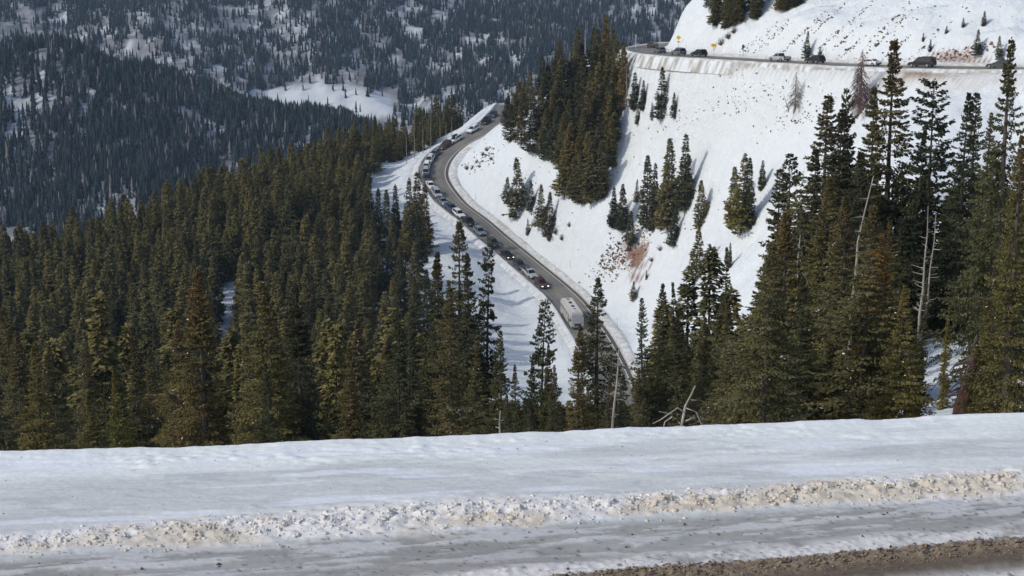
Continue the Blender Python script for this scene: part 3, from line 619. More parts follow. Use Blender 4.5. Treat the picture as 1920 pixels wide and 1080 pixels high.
# --- near trees the photo singles out: kind, px, tip, distance, width, tint, label
G_NEAR = 'spruces standing just beyond the road edge'
NEAR = [
 ('near0',372,498,62,1.0,BR,'large spruce with a reddish brown cone laden top, left of the small snow patch'),
 ('near4',252,608,56,.85,BR,'spruce with a rusty red tip low on the left'),
 ('near2',505,528,60,1.15,OL,'broad olive spruce with lumpy boughs left of centre'),
 ('near0',560,532,62,1.0,DKG,'dark bulky spruce close behind the broad olive one'),
 ('near3',172,728,48,1.2,OL,'short bushy spruce nearest the road edge at lower left'),
 ('near1',215,690,50,1.0,YG,'small yellow green spruce just left of the rusty tipped one'),
 ('near1',60,640,64,1.0,OL,'tall olive spruce near the left side of the frame'),
 ('near3',655,640,60,.9,BR,'brownish spruce on the left below the dense ridge forest'),
 ('near1',860,415,96,.95,N_,'tall dark spruce whose tip reaches the line of cars'),
 ('near3',887,470,93,.9,GB,'thin spruce just right of the tall dark one by the line of cars'),
 ('sparse1',908,455,98,.8,N_,'sparse narrow spruce overlapping the outer edge of the lower road'),
 ('near1',815,470,97,.8,DKG,'slim dark spruce left of the shaded snow below the road'),
 ('near5',845,600,62,.95,BR,'brown tinged spruce in front of the pair of tall dark ones'),
 ('near5',938,618,70,.8,DKG,'gappy dark spruce at the left edge of the snow gap'),
 ('sparse0',1012,566,78,.85,DKG,'scraggy open pine in the snow gap left of the motorhome'),
 ('near3',1022,645,70,.75,DKG,'thin spruce below the scraggy pine in the snow gap'),
 ('near2',1122,520,70,1.0,DKG,'large dark spruce hiding the front of the motorhome'),
 ('near0',1082,605,68,.85,BR,'red brown topped spruce beside the motorhome'),
 ('near2',1168,702,56,.9,DKG,'small full spruce in front of the end of the visible road'),
 ('near0',1196,692,60,.8,N_,'short spruce just right of where the lower road disappears'),
 ('near1',1138,715,52,.9,N_,'low spruce at the foot of the large one that hides the motorhome'),
 ('near2',968,682,62,.7,DKG,'low bushy spruce at the left side of the snow gap'),
 ('near5',990,662,64,.6,DKG,'thin jagged spruce left of the scraggy pine'),
 ('near2',1046,684,62,.7,N_,'low spruce at the right side of the snow gap'),
 ('near1',1034,735,50,.8,OL,'short olive spruce at the snow edge below the scraggy pine'),
 ('near0',955,738,50,.8,N_,'short spruce at the snow edge in the left of the snow gap'),
 ('near3',1852,560,58,.8,OL,'olive spruce just right of the leaning orange trunk'),
 ('near1',1232,528,84,.85,DKG,'dark spruce with two tips on the snow right of the lower road'),
 ('near5',1212,560,82,.7,DKG,'thin dark spruce right of the lower road'),
 ('near3',1282,528,88,.8,N_,'narrow spruce below the cut slope, right of the twin tipped one'),
 ('near3',1362,465,92,.75,DKG,'very slim dark spruce rising over the cut slope'),
 ('near5',1466,316,112,.8,DKG,'dark spruce with a jagged tip at the left end of the big stand'),
 ('sparse1',1490,288,118,.8,N_,'open spruce with a light crown beside the jagged tipped one'),
 ('near2',1552,176,108,.95,N_,'broad dark spruce standing tall at the left of the big stand'),
 ('near0',1577,205,104,.9,DKG,'dense dark spruce against the right flank of the broad one'),
 ('sparse1',1585,140,122,.6,DKG,'skinny spruce just left of the tall reddish dead tree'),
 ('near3',1650,160,118,.75,GB,'pointed spruce left of the tallest one'),
 ('near4',1685,68,108,.85,(.9,.92,.9),'tallest spruce, its tip above the upper road'),
 ('near3',1716,240,100,.7,DKG,'dark slender spruce at the foot of the tallest one'),
 ('sparse0',1750,148,106,.85,DKG,'open crowned pine with long branches against the snow'),
 ('near1',1815,172,98,.7,DKG,'dark spruce with a thin tip, left one of two beside the tall frame edge trees'),
 ('near5',1832,170,101,.7,DKG,'dark spruce with a thin tip, right one of two beside the tall frame edge trees'),
 ('near2',1900,72,64,.7,DKG,'tall dark spruce at the right edge, its top over the last car'),
 ('near4',1925,250,50,.7,OL,'olive spruce nearest the right edge of the frame'),
 ('near0',1650,440,54,.85,(1.7,1.2,.7),'orange brown topped spruce in the middle of the big stand'),
 ('near1',1632,385,52,1.1,N_,'dark front rank spruce hiding the foot of the twisted bleached snag'),
 ('near1',1690,535,50,.95,OL,'front rank spruce hiding the foot of the bleached poles'),
 ('near3',1732,520,54,.6,N_,'front rank spruce just right of the foot of the bleached poles'),
 ('near2',1905,380,56,.5,YG,'yellow green spruce left of the nearest right edge one'),
 ('near3',1392,640,52,.5,YG,'slim yellow green young spruce by the fallen branches'),
 ('near3',1778,570,66,.5,YG,'small bright green spruce beside the leaning orange trunk'),
 ('near1',1545,330,88,1.0,OL,'full spruce in the front rank left of the twisted bleached snag'),
 ('near5',1620,300,92,.9,N_,'spruce behind the twisted bleached snag'),
 ('near1',1795,330,104,.95,N_,'wide dark green spruce right of the bleached poles'),
 ('near2',1856,210,84,.6,N_,'bulky spruce between the two thin tipped ones and the right edge'),
 ('near0',1310,600,72,.95,(.95,1,.95),'dark spruce behind the fallen bleached branches'),
 ('near1',1503,522,53,.8,DKG,'front rank spruce hiding the foot of the bleached snag with curled limbs'),
 ('near2',1480,570,60,1.05,OL,'low wide olive spruce in the front rank of the big stand'),
 ('near4',1570,600,54,1.0,N_,'front rank spruce with lumpy dark boughs below the orange topped one'),
]
for k, px, top, Y, wd, tint, lab in NEAR: tree_top(k, px, top, Y, wide=wd * (1.28 if px > 1430 and px < 1880 and wd > .6 else 1), tint=tint, label=lab, group=G_NEAR)
ENV = np.array([(0,560),(100,575),(200,620),(300,590),(370,540),(450,560),(520,560),(600,560),(700,540),(800,560),(860,480),(905,540),(930,690),(1000,715),(1040,720),(1060,680),(1125,600),(1160,745),(1195,700),(1215,640),(1240,590),(1300,560),(1350,520),(1400,455),(1440,400),(1460,380),(1510,300),(1550,240),(1600,290),(1640,270),(1690,260),(1720,300),(1790,300),(1850,240),(1920,230)])
rs = random.Random(5)
cnt = 0
for i in range(4000):
    if cnt >= 66: break
    Y = rs.uniform(46, 128); px = rs.uniform(-40, 1960)
    if 1725 < px < 1850 and Y < 102 or 1650 < px < 1920 and Y < 74: continue
    if 1122 < px < 1208 and rs.random() < .8: continue
    if px < 1400 and rs.random() < .35: continue
    X = (px - 960) / F * Y * 1.03
    if any((X - a) ** 2 + (Y - b) ** 2 < 2.1 ** 2 for a, b in TREES): continue
    g = float(height(np.array([X]), np.array([Y]))[0]); gp = project(X, Y, g)[1]
    env = np.interp(px, ENV[:, 0], ENV[:, 1]); top = max(env + rs.uniform(0, 160), gp - 19 * F / Y)
    if 920 < px < 1075: top = max(top, 690 + rs.uniform(0, 90))
    if 1122 < px < 1208: top = max(top, 715 + rs.uniform(0, 50))
    if top > gp - 4 * F / Y or top > 775: continue
    lab, grp = (('spruce in the dense near rank left of the snow gap', 'near spruces left of the snow gap') if px < 915 else
                ('small spruce low in the snow gap at the road edge', 'small spruces in the snow gap') if px < 1080 else
                ('spruce in the near rank between the motorhome and the big stand', 'near spruces right of the motorhome') if px < 1400 else
                ('dark green spruce packed inside the big stand on the right', 'spruces of the big stand on the right'))
    tree_top('near%d' % rs.randrange(6), px, top, Y, wide=rs.uniform(.85, 1.15) * (1.3 if px > 1380 else 1), tint=rs.choice([N_, OL, DKG, GB, N_, BR if px < 1200 else OL, YG if rs.random() < .3 else N_]), label=lab, group=grp)
    cnt += 1
# --- trees on the snow slope and above the upper road
SLOPE = [
 ('mid4',1240,222,125,1.35,DKG,'snow dusted spruce, largest of the few below the far bend of the upper road'),
 ('mid0',1264,220,173,1.3,DKG,'small spruce alone right of the snow dusted one below the far bend'),
 ('mid1',1190,205,135,1.5,DKG,'dark pointed spruce next to the grove, left of its twin'),
 ('mid1',1206,205,150,1.5,DKG,'dark pointed spruce just right of its twin beside the grove'),
 ('mid4',1196,232,196,1.2,DKG,'little spruce below the pointed twins beside the grove'),
 ('mid4',1222,224,192,1.0,DKG,'tiny spruce between the pointed twins and the snow dusted one'),
 ('mid1',1152,425,350,1.4,DKG,'narrow spruce, left one of a close pair on the slope below the grove'),
 ('mid0',1168,430,345,1.4,DKG,'narrow spruce, right one of a close pair on the slope below the grove'),
 ('mid2',1181,458,395,1.3,N_,'stout low spruce below the close pair, above the red soil scar'),
 ('mid4',1194,378,336,1.0,GB,'pale thin young spruce in the middle of the slope'),
 ('mid0',1212,425,290,1.25,N_,'spruce on the left of the middle slope clump'),
 ('mid1',1224,432,305,1.0,N_,'spruce second from left in the middle slope clump'),
 ('mid2',1240,430,300,1.1,BR,'brownish spruce inside the middle slope clump'),
 ('mid0',1252,428,258,1.2,N_,'highest tipped spruce of the middle slope clump'),
 ('mid1',1283,392,250,1.25,DKG,'dark spruce set apart at the right of the middle slope clump'),
 ('mid4',1263,460,385,1.2,DKG,'snow flecked spruce below the middle slope clump'),
 ('mid0',1313,428,338,1.5,N_,'cone shaped spruce alone between the two slope clumps'),
 ('mid2',1304,525,428,1.5,YG,'yellow green spruce directly below the lone cone shaped one'),
 ('mid0',1375,425,312,1.4,OL,'left spruce of the right hand slope clump'),
 ('mid2',1389,438,288,1.2,YG,'tallest yellow green spruce of the right hand slope clump'),
 ('mid0',1403,425,295,1.1,DKG,'dark spruce on the right of the right hand slope clump'),
 ('mid1',1427,356,300,1.4,DKG,'small dark spruce uphill of the right hand clump'),
 ('mid1',1368,500,455,1.2,DKG,'small dark spruce below the right hand slope clump'),
 ('mid4',1187,562,527,1.5,GB,'small lone blue grey spruce on the flat snow by the lower road'),
 ('mid0',1212,523,506,1.2,DKG,'tiny sapling on the snow above the lone blue grey spruce'),
 ('mid4',1513,108,58,1.3,DKG,'thin spired spruce above the black car on the upper road'),
 ('mid4',1537,105,86,1.4,DKG,'short tree right of the thin spired one above the upper road'),
 ('mid0',1845,47,20,1.6,DKG,'dark bush like spruce high on the snow at top right'),
 ('mid4',1834,102,55,1.5,DKG,'spruce right of the red soil cut above the upper road'),
 ('mid4',1873,110,67,1.4,GB,'pale frosted spruce above the upper road near the right edge'),
 ('mid0',1806,50,33,1.8,DKG,'stunted spruce high on the snow left of the dark bush like one'),
 ('mid0',1775,62,48,1.9,DKG,'wind bent stunted spruce high on the open snow'),
 ('mid0',1731,76,62,1.5,DKG,'tiny spruce above the long black car'),
 ('mid0',1744,95,74,1.5,DKG,'small spruce just above and right of the long black car'),
 ('mid4',968,408,296,1.5,GB,'snow speckled spruce leaning out beside the bend of the lower road'),
 ('mid4',950,380,332,1.7,GB,'shaggy snow flecked spruce left of the speckled one by the bend'),
 ('mid4',996,395,338,1.3,GB,'snow flecked spruce right of the speckled one by the bend'),
 ('mid4',1017,425,345,1.3,GB,'thin snowy spruce above the bare willow shrubs'),
 ('mid4',1031,445,360,1.2,BR,'brown tinged spruce beside the bare willow shrubs'),
 ('mid4',990,440,410,1.1,GB,'frosted sapling left of the bare willow shrubs'),
]
for k, px, b_, top, wd, tint, lab in SLOPE: tree_base(k, px, b_, top, wide=wd, tint=tint, label=lab, group='spruces scattered on the open snow slope')
# --- grove between the two roads
def in_poly(x, y, P):
    r = False; j = len(P) - 1
    for i in range(len(P)):
        if (P[i][1] > y) != (P[j][1] > y) and x < (P[j][0] - P[i][0]) * (y - P[i][1]) / (P[j][1] - P[i][1]) + P[i][0]: r = not r
        j = i
    return r
GROVE = [(940,215),(962,300),(1045,305),(1058,385),(1100,388),(1148,360),(1152,260),(1168,190),(1170,150),(1140,130),(1075,135),(1010,170),(960,190)]
cnt = 0; pts = []
for i in range(3000):
    if cnt >= 78: break
    px, py = rs.uniform(930, 1180), rs.uniform(120, 400)
    if not in_poly(px, py, GROVE) or any((px - a) ** 2 / 80 + (py - b) ** 2 / 90 < 1 for a, b in pts): continue
    h = hit(px, py)
    if h is None or h[1] > 640: continue
    d = nearest(h[:1], h[1:2], RL)[0][0]
    if d < 8.5: continue
    Hh = rs.uniform(13, 18.5) * (0.72 if px < 990 or px > 1160 else 1) * (1.12 if 1050 < px < 1150 else 1)
    if py < 175: Hh = min(Hh, (py - (98 if px < 1010 else 72 if px < 1060 else 52)) / F * h[1] )
    if Hh < 6: continue
    pts.append((px, py)); cnt += 1
    tree('mid%d' % rs.randrange(4), h[0], h[1], Hh, wide=rs.uniform(1.3, 1.75), tint=rs.choice([N_, OL, DKG, OL, BR]), z=h[2], label='spruce in the tall grove between the two roads', group='spruces of the grove between the roads')
tree_base('mid3', 1136, 165, 26, wide=1.1, tint=(1.5, 1.25, 1.05), label='pale brown tallest spruce at the top of the grove, tip highest', group='spruces of the grove between the roads')
tree_base('mid3', 1167, 205, 85, wide=1.0, tint=(1.7, 1.35, 1.2), label='greyish half dead spruce on the right edge of the grove', group='spruces of the grove between the roads')
# --- top right wood above the cut
for i in range(44):
    px = 1328 + 270 * rs.random() ** 1.35; py = np.interp(px, [1328, 1345, 1380, 1440, 1520, 1600], [50, 56, 46, 27, 4, -6]) - rs.random() ** 1.5 * 40
    h = hit(px, py)
    if h is None: continue
    tree('mid%d' % rs.randrange(5), h[0], h[1], rs.uniform(8, 13), wide=rs.uniform(1.2, 1.7), tint=rs.choice([N_, OL, OL, BR]), z=h[2], label='spruce in the wood above the cut at top right', group='spruces of the wood above the upper road')
# --- clump outside the lower road, left of the queue
LC = [(822,625,485,1.1,N_),(842,655,525,1.1,OL),(802,640,505,1.2,DKG),(778,655,520,1.2,N_),(866,650,548,1.0,DKG),(735,660,520,1.2,OL),(838,700,580,1.1,N_),(783,470,322,1.3,N_),(797,478,345,1.1,BR),(768,450,335,1.1,OL),(745,470,345,1.1,N_),(728,480,355,1.1,DKG),(712,470,352,1.0,DKG),(760,520,390,1.2,OL),(785,540,400,1.2,DKG),(735,535,400,1.1,N_),(705,530,395,1.1,DKG),(775,585,455,1.1,N_),(720,590,470,1.1,OL),(752,600,460,1.1,DKG)]
for px, b_, top, wd, tint in LC: tree_base('mid%d' % rs.randrange(4), px, b_, top, wide=wd, tint=tint, label='spruce in the dark clump on the valley side of the queue', group='spruces of the clump left of the queue')
# --- wooded spur: the largest as individuals, the rest as one mass
cand = []; rng = np.random.default_rng(77)
n = 42000; Yc = rng.uniform(128, 690, n); Xc = rng.uniform(-0.46, 0.46, n) * (Yc + 60)
Zc, DLc, ILc, DUc, IUc = height(Xc, Yc, True)
PXc, PYc = project(Xc, Yc, Zc); Sc = F / Yc
sidec = (Xc - RL[ILc, 0]) * NL[ILc, 0] + (Yc - RL[ILc, 1]) * NL[ILc, 1]
# spur west of the road: ground pixel region
WOOD = [(-400,560),(0,548),(150,500),(300,462),(450,405),(560,352),(640,318),(690,372),(700,440),(700,560),(690,640),(720,700),(800,720),(880,760),(900,1000),(-400,1000)]
ok = np.zeros(n, bool)
for i in range(n):
    if in_poly(PXc[i], PYc[i], WOOD) and Yc[i] < 560: ok[i] = True
    elif PXc[i] < 935 and Yc[i] > 380 and PYc[i] < 372 - (PXc[i] - 690) * 0.62 and PXc[i] > -500 and Yc[i] < 690 and (DLc[i] > 22 and sidec[i] < 0 or DLc[i] > 100): ok[i] = True
    elif PXc[i] > 1330 and 128 < Yc[i] < 250 and PYc[i] > 640: ok[i] = True
    elif PXc[i] > 1470 and 128 < Yc[i] < 300 and PYc[i] > 480: ok[i] = True
    elif 900 < PXc[i] < 1330 and 128 < Yc[i] < 330 and PYc[i] > 800: ok[i] = Yc[i] < 230 or rng.random() < .3
holes = [(432,560,26,26),(236,690,18,22),(640,560,0,0)]
Hc = rng.uniform(11, 21, n) * (1 - 0.15 * smooth(450, 600, Yc))
for i in range(n):
    if not ok[i]: continue
    if 895 < PXc[i] < 1210: Hc[i] = min(Hc[i], (PYc[i] - 735) / Sc[i])
    if PXc[i] > 1430 and Yc[i] < 300: Hc[i] = min(Hc[i] * 1.5, (PYc[i] - np.interp(PXc[i], ENV[:, 0], ENV[:, 1]) - 60 * rng.random()) / Sc[i], 27)
    if Hc[i] < 4: ok[i] = False; continue
    for (hx, hy, rx, ry) in holes:      # small clearings the photo shows
        if abs(PXc[i] - hx) < rx and -ry < PYc[i] - hy < ry + Hc[i] * Sc[i] * 0.9 and Yc[i] > 130: ok[i] = False
idx = np.nonzero(ok)[0]; order = idx[np.argsort(Yc[idx])]; grid = {}; chosen = []
for i in order:
    sp_ = 4.3 + 1.5 * vnoise(Xc[i] / 20, Yc[i] / 20, 4); key = (int(Xc[i] // 5), int(Yc[i] // 5)); bad = False
    for a in (-1, 0, 1):
        for b in (-1, 0, 1):
            for j in grid.get((key[0] + a, key[1] + b), ()):
                if (Xc[i] - Xc[j]) ** 2 + (Yc[i] - Yc[j]) ** 2 < sp_ ** 2: bad = True
    if bad: continue
    grid.setdefault(key, []).append(i); chosen.append(i)
# the ones whose tips show against the view count as largest: nearest with unobstructed tops
def shown(i):
    tx, ty = project(Xc[i], Yc[i], Zc[i] + Hc[i]); return tx, ty
big = [i for i in chosen if -20 < PXc[i] < 1940 and shown(i)[1] < 800]
have = len(TREES); room = max(0, 316 - have)
big = sorted(big, key=lambda i: -(Hc[i] * Sc[i]) * (0.4 if Yc[i] < 330 else 1.0) * (1.0 + 0.2 * math.sin(i)))[:room]
bs = set(big)
for i in big:
    tree('mid%d' % rs.randrange(4), Xc[i], Yc[i], Hc[i], wide=rs.uniform(1.2, 1.7), tint=rs.choice([N_, OL, DKG, OL, BR]), z=Zc[i], label='spruce in the dense forest on the spur at left', group='spruces of the forested spur')
rest = [i for i in chosen if i not in bs]
print('trees individual', len(TREES), 'mass', len(rest))
def forest_mass(ids):
    me = bpy.data.meshes.new('spruce_forest'); me.from_pydata([(Xc[i], Yc[i], Zc[i] - .3) for i in ids], [], []); 
    def attr(nm, ty, vals, key='value'):
        a = me.attributes.new(nm, ty, 'POINT'); a.data.foreach_set(key, vals)
    attr('vr', 'INT', [k % 4 for k in range(len(ids))]); attr('rz', 'FLOAT', [rs.uniform(0, 6.28) for _ in ids])
    attr('sc', 'FLOAT_VECTOR', [q for i in ids for q in (lambda s, w_: (s * w_, s * w_, s))(Hc[i] / 16, rs.uniform(1.2, 1.7))], 'vector')
    o = link(bpy.data.objects.new('spruce_forest', me))
    g = bpy.data.node_groups.new('forest', 'GeometryNodeTree')
    g.interface.new_socket('Geometry', in_out='INPUT', socket_type='NodeSocketGeometry'); g.interface.new_socket('Geometry', in_out='OUTPUT', socket_type='NodeSocketGeometry')
    gi = g.nodes.new('NodeGroupInput'); go = g.nodes.new('NodeGroupOutput'); jn = g.nodes.new('GeometryNodeJoinGeometry')
    def na(nm, ty): x = g.nodes.new('GeometryNodeInputNamedAttribute'); x.data_type = ty; x.inputs[0].default_value = nm; return x.outputs[0]
    rz = g.nodes.new('ShaderNodeCombineXYZ'); g.links.new(na('rz', 'FLOAT'), rz.inputs[2])
    scv = na('sc', 'FLOAT_VECTOR'); vr = na('vr', 'INT')
    for k in range(4):
        cmpn = g.nodes.new('FunctionNodeCompare'); cmpn.data_type = 'INT'; cmpn.operation = 'EQUAL'
        g.links.new(vr, cmpn.inputs[2]); cmpn.inputs[3].default_value = k
        for part in ('crown', 'trunk'):
            oi = g.nodes.new('GeometryNodeObjectInfo'); oi.inputs['Object'].default_value = PROTO[('mid%d' % k, part)]; oi.transform_space = 'ORIGINAL'
            ip = g.nodes.new('GeometryNodeInstanceOnPoints'); g.links.new(gi.outputs[0], ip.inputs['Points']); g.links.new(oi.outputs['Geometry'], ip.inputs['Instance'])
            g.links.new(cmpn.outputs[0], ip.inputs['Selection']); g.links.new(rz.outputs[0], ip.inputs['Rotation']); g.links.new(scv, ip.inputs['Scale'])
            g.links.new(ip.outputs[0], jn.inputs[0])
    g.links.new(jn.outputs[0], go.inputs[0])
    md = o.modifiers.new('forest', 'NODES'); md.node_group = g
    o.color = (1.22, 1.2, 1.0, 1)
    tag(o, 'dense olive green spruce forest filling the spur and the gully at left', 'forest', kind='stuff')
forest_mass(rest)

# ------------------------------------------------------------------ distant forests on the hills beyond
def far_forest(name, label, n, y0, y1, half, seed, hmin, hmax, dens):
    rng = np.random.default_rng(seed); Y = rng.uniform(y0, y1, n); X = rng.uniform(-half, half, n) * Y
    keep = dens(X, Y, rng); X, Y = X[keep], Y[keep]; n = len(X); Z = height(X, Y)
    px, py = project(X, Y, Z + 10); k = (py > -60) & (py < 560); X, Y, Z = X[k], Y[k], Z[k]; n = len(X)
    H = rng.uniform(hmin, hmax, n); Rr = H * rng.uniform(0.12, 0.19, n); T = 4; K = 5
    Vs = []; Fs = []; base = 0; Cc = []
    tint = rng.uniform(0.25, 1.6, (n, 1)) * np.array([0.026, 0.037, 0.036]); dead = rng.random(n) < 0.06; tint[dead] = (0.2, 0.18, 0.17)
    for t_ in range(T):
        zb = 0.06 + 0.23 * t_; zt = min(1.0, zb + 0.36 + 0.05 * t_); rr = (1 - 0.23 * t_)
        ring = []
        for j in range(K):
            a = 2 * math.pi * j / K + t_ * 0.7 + rng.uniform(-.35, .35, n); q = Rr * rr * rng.uniform(0.55, 1.25, n)
            ring.append(np.column_stack([X + np.cos(a) * q, Y + np.sin(a) * q, Z + H * (zb + rng.uniform(-.05, .04, n))]))
        apex = np.column_stack([X, Y, Z + H * zt]); V = np.stack(ring + [apex], 1)      # n, K+1, 3
        b = base + np.arange(n)[:, None] * (K + 1)
        for j in range(K): Fs.append(np.hstack([b + j, b + (j + 1) % K, b + K]))
        Vs.append(V.reshape(-1, 3)); base += n * (K + 1); Cc.append(np.repeat(tint, K + 1, 0))
    me = fast_mesh(name, np.vstack(Vs), np.vstack(Fs), M_FAR, False, 3); set_col(me, np.vstack(Cc))
    o = link(bpy.data.objects.new(name, me)); tag(o, label, 'forest', kind='stuff'); print(name, n)
def dens_mid(X, Y, rng):
    mx, my = project(X, Y, height(X, Y))
    g = fbm(X / 70, Y / 120, 71, 3) * .45 + fbm(X / 9, Y / 40, 74, 3) * .55; return (rng.random(len(X)) < 0.2 + 0.8 * smooth(0.425, 0.505, 1 - g)) & (((mx - 15) / 60) ** 2 + ((my - 447) / 20) ** 2 > 1)
def dens_far(X, Y, rng):
    g = fbm(X / 130, Y / 200, 72, 3) * .42 + fbm(X / 16, Y / 45, 73, 3) * .58
    m = rng.random(len(X)) < 0.12 + 0.88 * smooth(0.465, 0.545, 1 - g)
    px, py = project(X, Y, height(X, Y)); clear = ((px - 600) / 150) ** 2 + ((py - 198) / 40) ** 2 < 1
    return m & (~clear | (rng.random(len(X)) < .04))
far_forest('valley_forest', 'dark blue green forest on the shaded hill across the valley at left', 62000, 1300, 1980, .42, 81, 11, 20, dens_mid)
far_forest('mountainside_forest', 'patchy dark forest among snow on the far mountainside along the top', 105000, 2150, 3300, .42, 82, 11, 19, dens_far)

# ------------------------------------------------------------------ dead trees, logs, shrubs
def snag(name, base, H, r, nb, mat, seed, lean=(0, 0), droop=0.6, blen=0.2, t0=0.15, bend=0.0, label=None, group=None, cat='dead tree', twigs=2):
    rng = random.Random(seed); V, Fl = [], []; pts = []
    for i in range(9):
        f = i / 8; pts.append((lean[0] * f + bend * math.sin(f * 3.1) + rng.uniform(-.03, .03) * H * .2, lean[1] * f, f * H - (1.0 if i == 0 else 0)))
    tube(V, Fl, pts, [r * (1 - .85 * i / 8) for i in range(9)], 6)
    e = empty(name, base); mesh_obj('trunk', V, Fl, mat, e, True)
    V, Fl = [], []
    for i in range(nb):
        t = t0 + (0.97 - t0) * (i + rng.random()) / nb; a = rng.uniform(0, 6.28); L = blen * H * (1.05 - t) ** 0.7 * rng.uniform(.5, 1.2)
        k = t * 8; j = min(int(k), 7); f = k - j; p = Vector(pts[j]).lerp(Vector(pts[j + 1]), f); d = Vector((math.cos(a), math.sin(a), 0)); br = max(r * .4 * (1.1 - t), .018)
        q1 = p + d * L * .45 + Vector((0, 0, -L * droop * .15)); q2 = p + d * L * .85 + Vector((0, 0, -L * droop * .7)); q3 = p + d * L * (1.0 if droop > 0 else 1.1) + Vector((0, 0, -L * droop * 1.15))
        tube(V, Fl, [p, q1, q2, q3], [br, br * .75, br * .45, br * .2], 3)
        for w_ in range(twigs):
            s0 = [q1, q2][w_ % 2]; dd = Vector((math.cos(a + rng.uniform(-1.2, 1.2)), math.sin(a + rng.uniform(-1.2, 1.2)), -droop * rng.uniform(.4, 1.6)))
            tube(V, Fl, [s0, s0 + dd * L * .4], [br * .6, br * .25], 3)
    if V: mesh_obj('branches', V, Fl, mat, e)
    tag(e, label, cat, group); return e
def snag_base(px, base, top, **k):
    h = hit(px, base)
    if h is None: return
    p = PY(px, top, h[1]); return snag('dead_tree', (h[0], h[1], h[2]), p[2] - h[2], **k)
def snag_top(px, top, Y, **k):
    p = PY(px, top, Y); g = float(height(p[:1], np.array([float(Y)]))[0]); return snag('dead_tree', (p[0] - k.get('lean', (0, 0))[0], Y, g), p[2] - g, **k)
snag_base(1490, 208, 132, r=.26, nb=110, twigs=6, mat=M_GREYWOOD, seed=1, droop=.75, blen=.27, label='grey dead spruce with drooping bare boughs alone on the slope below the pickup')
snag_base(1479, 208, 176, r=.16, nb=6, mat=M_GREYWOOD, seed=2, lean=(-1.6, 0), blen=.12, label='short dead trunk leaning left beside the grey dead spruce')
snag_base(1612, 212, 92, r=.4, nb=170, twigs=7, mat=M_REDWOOD, seed=3, droop=1.0, blen=.24, label='tall reddish dead tree hung with bare twigs below the white car')
snag_top(1160, 652, 50, r=.075, nb=14, mat=M_GREYWOOD, seed=4, lean=(.25, 0), droop=-.1, blen=.09, label='thin bare grey trunk standing right of the motorhome road gap')
snag_top(1636, 330, 58, r=.1, nb=8, mat=M_PALEWOOD, seed=5, lean=(.4, 0), bend=-.35, droop=.1, blen=.12, t0=.6, label='twisted bleached snag high in the big stand')
snag_top(1741, 386, 58, r=.085, nb=22, mat=M_PALEWOOD, seed=6, lean=(.05, 0), droop=-.2, blen=.08, t0=.5, label='left bleached bare pole in the right hand stand')
snag_top(1757, 400, 57.5, r=.07, nb=18, mat=M_PALEWOOD, seed=7, lean=(.6, 0), bend=.1, droop=-.1, blen=.08, t0=.5, label='right bleached bare pole leaning outward in the right hand stand')
snag_top(1500, 440, 57, r=.085, nb=22, mat=M_PALEWOOD, seed=8, lean=(.15, 0), droop=1.2, blen=.14, t0=.55, label='bleached snag with curled hanging limbs left in the big stand')
snag_top(938, 770, 44, r=.08, nb=5, mat=M_PALEWOOD, seed=9, lean=(.1, 0), droop=-.1, blen=.2, t0=.6, label='short pale bare trunk low in the snow gap')
for i, (px, b_, tp) in enumerate([(787,292,198),(803,284,222),(818,278,206),(835,262,214),(857,252,214),(772,300,230),(846,262,225)]):
    h = hit(px, b_ + 6)
    if h is None: continue
    H_ = (b_ - tp) / F * h[1] * 1.05; snag('dead_tree', (h[0] - 2, h[1] + 2, h[2] - 1), H_ + 1, r=.15, nb=22, mat=M_GREYWOOD, seed=20 + i, droop=.2, blen=.09, label='pale bare trunk at the forest edge above the upper queue', group='pale bare trunks at the forest edge')
snag_base(1097, 120, 38, r=.2, nb=10, mat=M_PALEWOOD, seed=31, droop=.1, blen=.05, label='pale bare trunk sticking out of the top of the grove')
snag_base(1174, 200, 118, r=.16, nb=8, mat=M_PALEWOOD, seed=32, droop=.2, blen=.05, label='slim bare trunk on the right edge of the grove')
def log_leaning():
    h = hit(1797, 778); e = empty('leaning_trunk', tuple(h)); V, Fl = [], []; s_ = h[1] / F
    P = [(0, 0, -1), (4 * s_, 0, 15 * s_), (13 * s_, .1, 52 * s_), (19 * s_, .2, 74 * s_)]
    tube(V, Fl, P, [.33, .28, .24, .22], 9); mesh_obj('trunk', V, Fl, M_ORANGE, e, True)
    V, Fl = [], []; tube(V, Fl, [(18 * s_, .2, 70 * s_), (29 * s_, .4, 104 * s_), (37 * s_, .8, 128 * s_), (41 * s_, 1.0, 150 * s_)], [.225, .19, .13, .03], 9); mesh_obj('upper_trunk', V, Fl, M_BARK, e, True)
    V, Fl = [], []; rng = random.Random(4)
    for i in range(18):
        t = .35 + .6 * i / 18; x = 34 * s_ * t; z_ = 130 * s_ * t; a = rng.uniform(2.2, 4.6); L = rng.uniform(.5, 1.5)
        p = Vector((x, 0, z_)); q = p + Vector((math.cos(a) * L, math.sin(a) * L * .4, rng.uniform(-.6, .3) * L)); q2 = q + Vector((math.cos(a) * L * .3, 0, -.4 * L)); tube(V, Fl, [p, q, q2], [.035, .025, .01], 4)
    mesh_obj('branches', V, Fl, M_REDWOOD, e); tag(e, 'thick orange barked trunk leaning over the snow at lower right', 'dead tree')
log_leaning()
